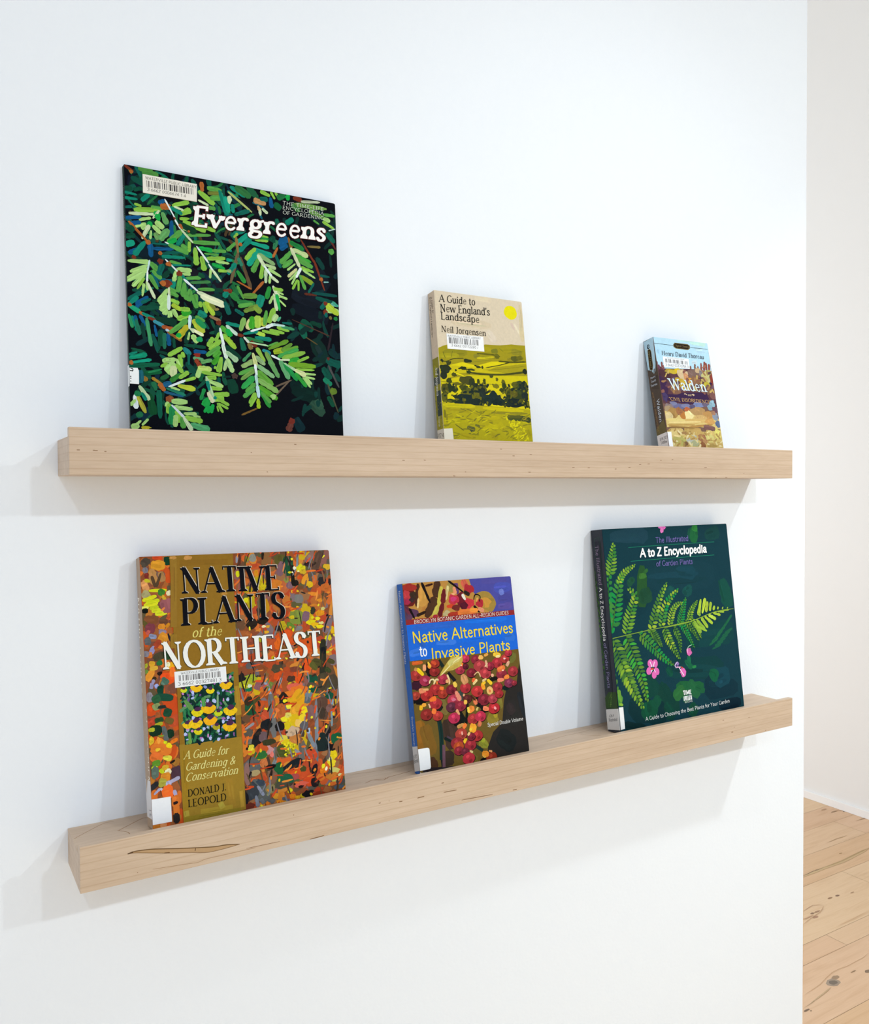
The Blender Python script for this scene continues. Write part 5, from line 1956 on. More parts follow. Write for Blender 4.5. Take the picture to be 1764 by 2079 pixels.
book('book', {
 'o': [0.07015, -0.05575, 1.18118],
 'ex': [1.0, -1e-06, 0.0],
 'up': [0.0, 0.136677, 0.990616],
 'n': [-1e-06, -0.990616, 0.136677],
 'w': 0.20015,
 'h': 0.25872,
 't': 0.02058,
 'quad': [[0.00043, 0.00046], [0.20093, -0.00108], [0.1995, 0.25816], [-0.00092, 0.25953]],
 'fbase': '8a4c2c',
 'sbase': 'b49c86',
 'front': '''D c4572a,d05f2a,b5482a,8a4a30,6a4a34,5c5836,4a3a30,8a6038,cf8434,a5542c,c9a71c,7c6a6e,8a5a52,9a6a44,5c5348,b04a28,a0522a,cc6a30 11 620 84 205 47 112 60 60 920 2648 2000 2583 2011 -11 904 -8
D c9561f,d8702a,9a5a34,7a4a3a,b8742f,8a5038,c8501f,a5602f,5f5238 12 170 75 187 42 93 70 60 -5 2593 288 2595 288 3 -7 5
S 5c5628 157 n 1452 2553 1429 2441
S 1c4a30 126 n 1515 2535 1517 2322
S 8a6a62 170 n 1743 2540 1790 2492
S 584236 83 n 1895 2572 1805 2352
S 201c18 73 n 1579 2273 1591 2211
S 7a5a62 94 n 1455 2477 1406 2329
S b8623a 145 n 1482 2264 1427 2147
S 7c5c66 84 n 1530 2261 1509 2186
S 7a7672 116 n 1617 2119 1611 2028
S b5662f 174 n 1795 2091 1854 1979
S 7c8a3a 158 n 1582 1955 1556 1806
S 38382a 63 n 1779 1970 1749 1896
S 7a5c6a 84 n 1694 1931 1663 1827
S 7a7876 116 n 1571 1790 1568 1737
S 5c7c2c 113 n 1517 1817 1482 1768
S b56830 156 n 1878 2085 1818 1936
S 2a2420 94 n 1374 1807 1354 1749
S 7a8a96 21 n 1631 2584 1610 2378
S 5c2c22 32 n 988 2581 982 2463
S 8c8c98 27 n 964 2560 953 2487
S 2a2018 32 n 1241 2585 1233 2510
S 3a2428 47 n 1704 2442 1801 2422
S 4a2c2c 48 n 1831 2366 1929 2330
S 1a1812 42 n 1557 2434 1559 2214
E 8a8a80 38 40 10 1130 2530
E 8c8a30 23 27 0 1068 2525
E d6ca1e 53 40 0 1652 2399
E c9a82a 38 27 0 1682 2359
E e8e4c8 20 18 0 1583 2402
E e8e4c8 17 11 0 1568 2359
E efe9a0 14 9 0 1625 2366
E c9c41e 23 12 0 1528 2360
E d6ac2a 45 30 20 1959 2398
E 2c282a 44 54 20 1889 2243
E 2a2426 18 40 0 1981 2233
E e0962c 41 61 20 1700 2266
E d9b01f 38 34 0 1746 2217
E e0882c 49 22 10 1776 2115
E c0662c 60 40 0 1926 2175
E c8501f 30 27 0 1637 2300
E 6f4a2c 60 20 0 1622 2194
E d98a2a 45 18 0 1858 2041
E c97a2a 45 13 0 1780 1993
E c9c070 30 18 0 1877 1947
E d98e1f 53 34 0 1841 1904
E d9a81f 23 16 0 1534 1958
E cbb41c 30 18 0 1521 1884
E 8a8a40 26 30 0 1483 2279
E dcca1a 53 27 0 1735 1813
E e6d42a 30 20 0 1812 1845
E d8d088 30 15 0 1850 1796
E e0b01a 45 20 0 1775 1787
E e6d41c 45 20 0 1831 1759
E d6ca1c 20 15 0 1755 1861
E e8e0b0 24 13 0 1207 1814
E d9a02a 23 15 0 1249 1810
E d9a42a 30 15 0 1230 1753
E dccf1c 12 27 0 1528 1741
E 2a221c 60 54 0 1075 1855
E 241c16 60 40 0 1199 1874
E 2a221c 20 47 0 1158 1973
E b8a01e 38 61 0 1412 1796
E dcae1a 27 40 0 1977 1708
E d9ca1c 38 34 0 1921 1625
E d6ca3a 21 23 0 1947 1511
E c9c03a 24 13 0 1902 1478
E b8a01a 60 81 0 1191 2266
E b0941a 53 40 0 1057 2201
E c9b41a 30 40 0 1228 2234
E 9a5a50 53 61 0 985 2265
E c0662a 45 40 0 1032 2291
E d08a1f 23 40 0 1159 2365
E d4d01c 23 34 0 962 2376
E b8a41a 45 74 0 1081 2082
E c08a1a 45 88 0 1231 2026
E d07a2a 60 61 0 1368 2226
E b06a30 45 74 0 1363 2016
E c07030 45 54 0 1469 2069
E dcd41a 23 27 0 1029 2100
E d2521f 128 74 0 1445 1681
E b2502c 98 61 0 1269 1624
E 9a4a30 83 61 0 1153 1621
E dc641f 45 61 0 1354 1616
E cf5420 90 81 0 1662 1570
E d05422 68 47 0 1553 1507
E 8a4634 45 54 0 1056 1660
E a05a30 68 54 0 1000 1738
E 8a5a2a 68 61 0 1436 1548
E b04a28 90 40 0 1256 1420
E 8a4a2a 105 54 0 1115 1378
E b04a26 98 61 0 1421 1306
E d8521f 53 81 0 1561 1267
E de541f 45 81 0 1656 1361
E 7a5c5c 30 47 0 1917 1560
E 8a5a60 30 61 0 1985 1584
E a5a01e 27 27 0 1164 1686
S 2f3024 84 n 1862 1619 1817 1087
S 181c20 63 n 1848 1537 1860 1459
S 4c4a26 85 n 1715 1392 1844 1355
S 5a5a2a 70 n 1766 1303 1698 1386
S 4a4628 58 n 1897 1395 1977 1355
S 3a4426 58 n 1865 1307 1929 1262
S 17503a 130 n 1720 1233 1669 1195
S 4a4230 116 n 1851 1218 1858 1082
S 6a5448 42 n 1582 1339 1600 1248
S 2a1c1c 17 n 1634 1393 1597 1323
E 5c5858 60 34 0 1043 1429
E 4c4432 68 40 0 1323 1369
E 6a6266 23 34 0 1106 1350
E 1c1c1e 38 61 0 930 1291
E 9aa82c 83 40 0 1020 1295
E e6d820 17 15 0 964 1230
E d8d8a0 21 15 0 1016 1223
E 2a2220 38 20 0 1472 1241
E dc6a4a 60 27 0 1539 1173
E 7a4030 60 27 0 1518 1339
S 17503a 96 n 1670 1220 1771 1199
S 5c4a3a 98 n 1648 1163 1790 1077
S 14503a 64 n 1644 1096 1764 1098
S 6a808a 53 n 1614 1058 1705 1046
S 5a666c 75 n 1592 1010 1682 990
S 4a4230 142 n 1822 1261 1855 1069
S 4a4032 106 n 1932 1231 1978 1071
S 16503a 76 n 1843 1037 1935 999
S 17704a 71 n 1008 1217 1013 1168
E 1f1f22 43 61 0 936 1299
E a8aa2a 94 38 0 976 1246
E e6dc1e 20 17 0 966 1227
E d4dac0 24 17 0 1021 1224
E 8a5a60 68 46 0 1136 1210
E 6a7a3a 43 61 0 1223 1215
E b04a24 34 53 0 1262 1285
E d2501f 68 53 0 1350 1283
E b04a28 77 46 0 1420 1274
E 4a3428 51 31 0 1472 1243
E dc541e 43 61 0 1554 1250
E d4604c 77 38 0 1485 1158
E e0722a 94 61 0 1553 1107
E e07a2c 77 38 0 1462 1086
S 9aa8bc 28 n 1367 1268 1331 1185
S 8a96a8 28 n 1172 1238 1222 1207
S 8aa4bc 31 n 1225 1174 1237 1098
S d07c2c 59 n 934 1105 947 1039
S 8a5428 140 n 922 1042 966 939
S 1a5034 131 n 1017 1078 1025 931
S 3a2c20 102 n 976 1100 1023 1045
S 4c4a28 95 n 1087 1118 1087 971
S b84e24 155 n 1144 1061 1118 918
S c05032 122 n 1120 950 1219 871
S c8702a 65 n 1125 1170 1160 1174
S b85426 107 n 1248 1064 1225 968
S 27221f 118 n 1357 1116 1385 996
S b86030 95 n 1332 1003 1349 852
S d4642c 83 n 911 851 876 521
S 5a5248 98 n 941 782 1022 737
S 6e6a66 107 n 986 695 983 647
S 8c8c92 27 n 950 797 1046 847
S 6c6c6c 67 n 1234 1115 1250 670
S 74787a 60 n 1253 572 1254 458
S 7a8286 47 n 1254 458 1219 382
S 78808c 41 n 1737 982 1712 481
S 66727a 33 n 1712 481 1706 332
S 7a8490 40 n 1623 654 1686 502
S 9aaec8 40 n 1641 710 1623 654
S 6a6660 55 n 1528 577 1549 351
S 6a625a 35 n 1556 598 1585 485
S 78929e 26 n 1911 925 1898 689
S 80a0b4 26 n 1933 974 1907 875
S 5a4236 131 n 1804 1008 1805 753
S 40352c 95 n 1787 900 1798 788
S 7c5c58 91 n 1863 915 1906 858
S 7c5a5a 131 n 1652 943 1677 772
S 8a4a2a 79 n 1696 786 1619 730
S 8c8c96 33 n 1461 514 1520 463
E e0a020 81 122 10 1528 993
E dc9e2c 68 69 0 1505 913
E d8b41c 94 69 0 1462 803
E c8aa8c 77 53 0 1446 706
E d6c64a 43 46 0 1345 639
E d8c01e 68 38 0 1395 598
E c07a3c 77 46 0 1485 617
E ecd81e 24 18 0 1387 1025
E d8a81e 31 23 0 1441 1030
E ecdc3a 31 27 0 1427 965
E ecd41c 34 42 0 1594 901
E e8cc2c 43 38 0 1571 829
E e6d82a 47 27 0 1375 840
E d8cc60 34 27 0 1413 876
E d4bc1c 51 38 0 1397 771
E e8bc60 43 38 20 1523 777
E e4b43c 26 31 0 1597 800
E dc7432 22 35 -30 1323 1128
E e0793c 37 23 30 1285 944
E d4762a 31 31 0 1299 1040
E 1d2024 61 50 0 1172 812
E 1e1c1c 51 50 0 1318 774
E 1e1e22 51 92 20 1070 690
E 1f1e24 39 63 0 1845 663
E 1d2a2a 77 99 0 1790 536
E 1a5a3a 68 61 0 1941 555
E 18161a 60 38 0 1878 471
E 5c5a60 43 46 0 1584 743
E 6a5458 51 53 0 1131 697
E c08a8c 51 46 0 1182 551
E e0786c 20 31 0 1214 505
E c05428 68 69 0 1106 563
E 3a3a24 77 31 0 1187 631
E 4a5226 77 69 0 1337 525
E 8a8a1e 51 46 0 1408 530
E c4482a 68 69 0 1644 426
E b24a2c 94 84 0 1627 312
E c64e28 85 61 0 1568 240
E d2521f 77 53 0 1446 294
E a84a48 77 31 0 1425 241
E 1d2328 119 46 -15 1433 362
E d04a22 94 46 0 1626 163
E d8604c 77 31 0 1508 152
E 1c1a20 34 61 20 1670 272
E 241c1e 51 53 0 1671 147
E d0702a 51 38 0 1737 185
E e07a1c 43 38 0 1770 254
E 8a5a3a 51 107 0 1941 428
E e0c41c 43 46 0 1896 393
E e4cc2a 51 38 40 1867 313
E f0ecd0 14 21 20 1803 261
E dcdc9a 24 20 0 1851 350
E ccc46a 60 27 20 1899 232
E d8d090 26 14 0 1951 172
E b4b450 34 31 0 1891 124
E e4dc22 20 20 0 1773 296
E c4762c 68 38 0 1866 171
E 1b5a34 51 76 0 1273 341
E 1f5a40 94 61 0 1336 224
E 4a4a3c 77 38 0 1307 181
E 4a4a26 34 31 0 1545 302
E 7a5a48 51 76 0 1201 289
E 2f6a34 77 38 0 1094 517
E 5c5e5e 94 84 0 995 421
E c07040 43 46 0 1123 431
E a89468 51 31 0 1033 350
E 1c1416 51 23 0 1198 386
E 585c5c 94 92 0 1049 188
E 3a3e44 60 84 0 990 183
E 8a6660 34 107 0 941 351
E 5a5c58 60 69 0 1112 96
E 1e1c22 34 69 0 911 118
E 6a2e22 51 31 0 956 39
E 3a4450 51 31 30 1078 246
E d8c83c 43 31 0 989 606
E d07a2c 34 61 0 930 592
E 8a7a50 51 46 0 1176 164
S 8a90a4 35 n 1043 221 1104 114
S 7a7e8c 43 n 1020 129 1039 15
S 6a6c70 46 n 1069 88 1099 35
S 8a8a60 34 n 1138 107 1193 161
S d8942a 71 n 1242 112 1230 58
S cc7a28 71 n 1294 118 1287 -2
S 5c5c60 59 n 1325 56 1314 25
S d8c41c 58 n 1400 131 1372 96
S e0801f 83 n 1414 71 1402 25
S d8a01e 71 n 1466 45 1464 13
S b8a01e 46 n 1502 55 1534 0
S e08a1c 71 n 1271 34 1261 3
S 5a5a6a 43 n 1359 33 1357 1
S d0762a 58 n 1151 41 1132 12
S 5a5a5c 59 n 1195 64 1184 18
E 1c181a 60 38 0 1582 40
E 8a3018 68 27 0 1698 18
E 4a5662 60 26 0 1932 50
E 9a5c34 51 31 0 1802 48
E c8662a 60 20 0 1870 94
E 2a1c1a 31 15 0 1507 128
E b03c20 51 20 0 1702 67
E 4e4a4a 51 31 0 1955 96
D ecd820,e4c81c,d8d42c,c9c01e 21 26 19 33 14 23 0 90 1352 613 1465 587 1475 454 1350 450
D 241c1c,2c2824,3a2c22 22 46 28 65 14 28 40 70 920 2648 2000 2583 2011 -11 904 -8
D e8dc30,dcb81e,e0862c 23 60 23 42 14 28 30 80 920 2648 2000 2583 2011 -11 904 -8
D 4a3428,6c5a4c,2c2420,7c7c84,8a5a3c,5a4a2c 24 110 75 215 9 19 85 28 920 2648 2000 2583 2011 -11 904 -8
D e0702c,d8522a,c8481f,e8903c,b8401f 25 120 47 140 9 23 35 50 920 2648 2000 2583 2011 -11 904 -8
S 4a4238 110 n 17 2568 68 2510
S d0481f 57 n 112 2584 207 2573
S 12402a 63 n 249 2585 259 2500
S d8962a 104 n 95 2508 231 2501
S 7c5c50 85 n 118 2416 226 2396
S b8864c 84 n 100 2473 120 2319
S a87c4c 73 n 180 2441 203 2341
S 7a2c26 57 n 30 2414 70 2405
S 7a7680 52 n 34 2490 45 2434
S d8965c 125 n -1 2299 60 2322
S c4b82a 38 n 28 2366 81 2349
S 54402c 31 n 97 2403 129 2290
S 54402c 31 n 187 2426 136 2290
S a8a070 97 n 1 2202 70 2239
S ccd41c 34 n 64 2260 234 2255
S 3f7c2c 75 n 151 2240 219 2235
S e2d4a8 57 n 247 2248 266 2204
S d4d420 38 n 0 2167 136 2206
S c8d01c 44 n 32 2138 161 2163
S dcdc24 42 n 11 2118 146 2136
S c0c822 47 n 63 2087 151 2094
S d0d428 42 n 82 2058 170 2065
S e4e468 34 n -10 2096 57 2098
S 0f1410 57 n -11 2069 49 2067
S d4d82c 42 n 114 2028 227 2033
S 96585c 137 n 223 2172 230 2032
S c8a02c 59 n 189 2175 217 2194
S e08444 50 n 184 2078 197 2063
S b4502c 87 n 221 1991 248 1975
S 7c4a2c 85 n 5 1988 139 1970
S 5a5228 41 n -2 1975 29 1918
S 6a4430 47 n 145 1956 233 1949
S 7a3a44 104 n 15 1899 108 1890
S c05a50 49 n 27 1870 52 1847
S d88a2c 66 n 136 1908 203 1896
S c8821f 54 n 218 1922 241 1899
S 8c7c90 57 n 140 1853 215 1849
S d08a2c 105 n 138 1812 225 1769
S c8842c 42 n 248 1829 245 1753
S 2c2430 25 n 228 1831 251 1752
S 848cac 57 n 45 1820 118 1807
S 5a5e62 85 n 2 1770 63 1778
S a2422a 109 n 102 1760 141 1722
S 8c88b4 76 n 45 1684 91 1665
S 9490b8 50 n 67 1716 80 1701
S d0722c 66 n 17 1639 70 1640
S 7c7884 63 n 3 1627 18 1680
S 4a4430 124 n 125 1655 148 1584
S 28482a 84 n 208 1701 216 1577
S 2a6c3c 57 n 106 1547 161 1562
S d8a02c 74 n 67 1579 58 1525
S f0b01f 83 n 235 1547 253 1490
S efe8b8 47 n 193 1531 234 1533
S a8aa2c 58 n -7 1546 19 1530
S e09232 72 n 6 1396 77 1503
S d8a83a 38 n 38 1507 118 1512
S 2a1a14 52 n 130 1470 135 1435
S 3a2c1c 41 n 87 1427 73 1395
S e8521f 168 n 210 1453 205 1344
S f0762c 63 n 253 1504 256 1407
S 98a0d4 42 n 91 1358 103 1316
S 908cb0 42 n 58 1369 43 1317
S 5c7c6c 67 n 146 1379 192 1353
S 6a8a3a 41 n -4 1465 17 1503
S 8c8690 71 n 24 1286 35 1193
S 9490b0 35 n 58 1359 75 1403
S c84a1f 179 n 220 1246 223 983
S cc4c1e 130 n 35 1178 67 1066
S b8442c 106 n 29 1041 55 961
S bc4e2c 130 n 241 1042 267 930
S a85a30 64 n 75 1065 120 1059
S 4c6c5c 56 n 151 1409 210 1348
S 123f30 96 n 100 1299 161 1292
S 1c4a38 64 n 83 1240 249 1203
S 2c5c3c 88 n 50 1198 127 1227
S 8a9a60 83 n 79 1172 92 1109
S 24302c 95 n 139 1148 138 1118
S 1e4832 86 n 152 1085 227 1059
S 6a5a2c 65 n 164 1014 238 973
S 2a4a2c 54 n 65 1006 148 1016
S a8a42c 43 n 63 968 139 979
S 5c6464 55 n 145 948 169 807
S 14301f 97 n 8 915 129 920
S b0b430 43 n 1 931 61 930
S 16301f 97 n 180 866 241 872
S 8a9a2c 60 n 119 868 118 853
S d8b42c 85 n 4 832 49 825
S e8862c 120 n 56 809 159 747
S dc782c 107 n 16 755 210 708
S f0a040 65 n 79 821 109 824
S e87a20 82 n 231 812 245 779
S ecd01f 51 n 168 776 212 739
S c8d020 33 n 139 804 168 784
S e07030 98 n 13 695 116 633
S d8d044 53 n 124 654 207 632
S e8c030 32 n 60 733 105 740
S 5c8c2c 64 n 24 610 100 612
S bcd020 32 n 15 574 75 568
S c0d022 46 n 97 552 125 502
S d0a830 64 n 113 565 172 547
S e8e2b8 56 n 140 500 194 528
S a06c2c 80 n 219 569 276 621
S 241c14 22 n 190 590 237 612
S 4c3440 130 n 241 550 274 423
S 5a6c62 118 n 13 529 81 525
S d88a2c 96 n 94 477 184 461
S a8a040 96 n 76 428 151 414
S a8a4c0 39 n 143 401 275 445
S b4b0cc 59 n 159 428 172 380
S 2a2c30 103 n 16 424 44 381
S a8a4c0 27 n 27 324 89 373
S c0bcd4 23 n 89 373 110 346
S f06c2c 141 n 101 318 208 336
S a8a4c8 35 n 216 334 242 231
S d4722c 129 n 188 226 264 226
S d8762c 129 n 199 133 260 136
S 2a1c1c 32 n 202 208 248 214
S 2a2422 97 n 196 66 257 69
S d07c2c 75 n 6 30 133 26
S d89060 54 n 73 31 133 34
P 8f6a23 275 2594 919 2587 905 1848 910 915 910 18 291 5 288 1291 280 1784
P 9a7a2b 283 750 906 731 910 18 291 5
S 94702a 63 f 317 2561 285 1888
S 8a6420 57 f 371 2515 861 2506
S 957128 63 f 282 1819 275 1681
S 9c7a24 60 f 333 688 319 79
S a07c2c 71 f 754 344 779 65
S a88c30 75 f 458 67 778 50
S 8f7a26 54 f 301 37 859 18
S b08c34 36 f 869 205 877 46
S b09a3c 66 f 643 92 692 113
S b09a3c 48 f 321 117 326 63
S a8842c 60 f 878 1242 887 950
E c08c48 35 16 0 310 2572
E c48e4c 42 22 0 457 2565
E b88438 32 15 0 806 2181
P 12332c 324 1302 854 1382 855 735 339 740
D 17583a,1f6a44,2a7a4a,0f2a2c,3a7c50,144834,5c8c5c,101e2a 31 170 28 93 14 33 70 70 332 1290 845 1367 845 744 347 748
D 8a5a9a,a468b0,6a4a8a,c884c0,a8b4e4,8a94d0 32 70 19 42 14 28 0 90 332 1290 845 1367 845 744 347 748
S ecb81c 48 n 470 1292 422 1269
S ecb81c 51 n 474 1292 443 1242
S ecb81c 52 n 480 1291 473 1230
S ecb81c 51 n 486 1290 505 1234
S ecb81c 48 n 491 1290 533 1259
E 4a2a4a 30 22 0 482 1304
S e8b41c 51 n 765 1288 711 1263
S e8b41c 54 n 769 1287 734 1233
S e8b41c 55 n 776 1286 768 1220
S e8b41c 55 n 782 1286 803 1224
S e8b41c 51 n 788 1285 834 1252
E 4a2a4a 32 24 0 777 1301
S ecd01c 34 n 607 1243 572 1227
S ecd01c 36 n 610 1243 587 1207
S ecd01c 37 n 614 1242 609 1198
S ecd01c 36 n 618 1242 632 1201
S ecd01c 34 n 622 1241 653 1220
E 4a2a4a 21 16 0 615 1252
S ecb41c 58 n 577 1081 518 1054
S ecb41c 61 n 582 1080 543 1020
S ecb41c 63 n 589 1079 581 1005
S ecb41c 62 n 596 1078 619 1010
S ecb41c 58 n 602 1078 654 1040
E 4a2a4a 36 27 0 591 1096
S e0cc1c 48 n 466 1053 418 1031
S e0cc1c 51 n 470 1052 439 1003
S e0cc1c 52 n 476 1052 469 991
S e0cc1c 51 n 482 1051 501 995
S e0cc1c 48 n 487 1050 529 1020
E 4a2a4a 30 22 0 477 1065
S ecc01c 55 n 795 1027 738 1002
S ecc01c 58 n 800 1027 762 970
S ecc01c 59 n 807 1026 799 955
S ecc01c 58 n 814 1025 836 959
S ecc01c 55 n 820 1024 869 988
E 4a2a4a 34 26 0 809 1041
S c0cc24 34 n 676 1012 641 996
S c0cc24 36 n 679 1012 656 976
S c0cc24 37 n 683 1011 678 967
S c0cc24 36 n 687 1010 701 970
S c0cc24 34 n 691 1010 722 988
E 4a2a4a 21 16 0 684 1021
S f0ac1c 55 n 588 961 532 936
S f0ac1c 58 n 592 961 556 904
S f0ac1c 59 n 599 960 591 890
S f0ac1c 58 n 606 959 628 894
S f0ac1c 55 n 612 958 660 922
E 4a2a4a 34 26 0 601 975
S ecc01c 41 n 367 942 327 924
S ecc01c 43 n 371 942 345 900
S ecc01c 44 n 376 941 370 889
S ecc01c 44 n 381 940 397 892
S ecc01c 41 n 385 940 420 913
E 4a2a4a 26 19 0 377 952
S ecc020 55 n 443 951 389 926
S ecc020 58 n 448 950 413 894
S ecc020 59 n 455 949 447 880
S ecc020 58 n 461 948 483 884
S ecc020 55 n 467 947 515 912
E 4a2a4a 34 26 0 456 964
S ecb41c 55 n 778 874 721 849
S ecb41c 58 n 783 873 746 817
S ecb41c 59 n 790 872 782 802
S ecb41c 58 n 797 871 819 806
S ecb41c 55 n 803 871 853 834
E 4a2a4a 34 26 0 792 888
S b0a424 34 n 653 881 618 865
S b0a424 36 n 656 880 633 845
S b0a424 37 n 660 880 655 836
S b0a424 36 n 664 879 678 838
S b0a424 34 n 668 878 698 856
E 4a2a4a 21 16 0 661 889
S d8cc22 34 n 467 861 433 846
S d8cc22 36 n 470 861 448 826
S d8cc22 37 n 474 860 470 817
S d8cc22 36 n 479 860 492 819
S d8cc22 34 n 482 859 512 837
E 4a2a4a 21 16 0 475 870
S ccd024 27 n 348 1276 321 1263
S ccd024 29 n 350 1276 332 1247
S ccd024 30 n 353 1275 350 1241
S ccd024 29 n 357 1275 367 1243
S ccd024 27 n 359 1275 383 1257
E 4a2a4a 17 13 0 354 1283
E b4c0ec 15 17 0 430 988
E b4c0ec 15 17 0 727 909
E b4c0ec 15 17 0 778 942
E b4c0ec 15 17 0 678 826
E b4c0ec 15 17 0 510 761
E b4c0ec 15 17 0 590 766
E b4c0ec 15 17 0 653 1118
E b4c0ec 15 17 0 784 1121
E b4c0ec 15 17 0 438 1233
E b4c0ec 15 17 0 641 1128
E b4c0ec 15 17 0 581 1136
E b4c0ec 15 17 0 531 867
E b4c0ec 15 17 0 348 840
E b4c0ec 15 17 0 670 744
S 6f9a4a 36 n 388 850 390 741
S 0c141c 12 n 596 881 583 781
S 0c141c 12 n 703 913 688 789
S 7aa07a 19 n 685 1186 677 1044
S 5f8f4a 46 n 356 1166 430 1062
S 4a8a4a 48 n 539 1173 542 1078''',
 'spine': '''D c4ae98,a08674,b8a0a0,c8a884,9c8a78 3 70 9 23 6 9 0 90 10 52 196 52 196 2535 10 2535''',
 'text': [
  ('title', 'NATIVE', '0b0c14', 'roman', '366 2211', '1408 2181', '360 2465', ('c9bfae', 1.6, 5.1, 3.7)),
  ('title', 'PLANTS', '0b0c14', 'roman', '360 1892', '1449 1883', '362 2157', ('c9bfae', 1.6, 5.1, 3.7)),
  ('title', 'NORTHEAST', 'e9e9e4', 'roman', '151 1488', '1846 1449', '145 1746', ('2a2a20', 1.9, -3.3, -2.8)),
  ('subtitle', 'of the', 'd9cd70', 'ital', '454 1771', '760 1766', '457 1863', None),
  ('subtitle', 'A Guide for', 'd8cf82', 'ital', '317 605', '759 588', '325 682', None),
  ('subtitle', 'Gardening &', 'd8cf82', 'ital', '327 496', '823 478', '336 569', None),
  ('subtitle', 'Conservation', 'd8cf82', 'ital', '322 392', '845 379', '332 467', None),
  ('author_name', 'DONALD J.', '15170f', 'romanl', '341 246', '720 241', '342 312', None),
  ('author_name', 'LEOPOLD', '15170f', 'romanl', '339 147', '720 141', '339 216', None),
  ('barcode_label', 'WATERVILLE PUBLIC LIBRARY', '2c2c2a', 'hand', '331 1421', '714 1418', '331 1441', None),
  ('barcode_label', '3 6662 00327481 3', '2a2a28', 'hand', '299 1316', '731 1309', '299 1347', None),
  ('@spine_title', 'NATIVE PLANTS of the', 'ece4d4', 'sans', '-67 2220', '47 900', '95 2205', None),
  ('@spine_title', 'NORTHEAST', 'ece4d4', 'sans', '61 905', '88 318', '166 911', None),
  ('@call_number_label', 'J 6', '8a8a90', 'sans', '107 178', '107 105', '184 188', None)],
 'labels': {'barcode_label': '''P e8e9ea 270 1453 782 1450 784 1298 271 1298
B 6a6868 4 50 311 1414 728 1408 728 1351 311 1359''',
  'call_number_label': '''P eaebee -8 283 180 280 182 45 -8 48
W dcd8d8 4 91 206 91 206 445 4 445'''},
 'edge': '8a4a30',
}, 'orange autumn forest book with a gold panel, leftmost on the lower ledge', 'painted books on the lower ledge')

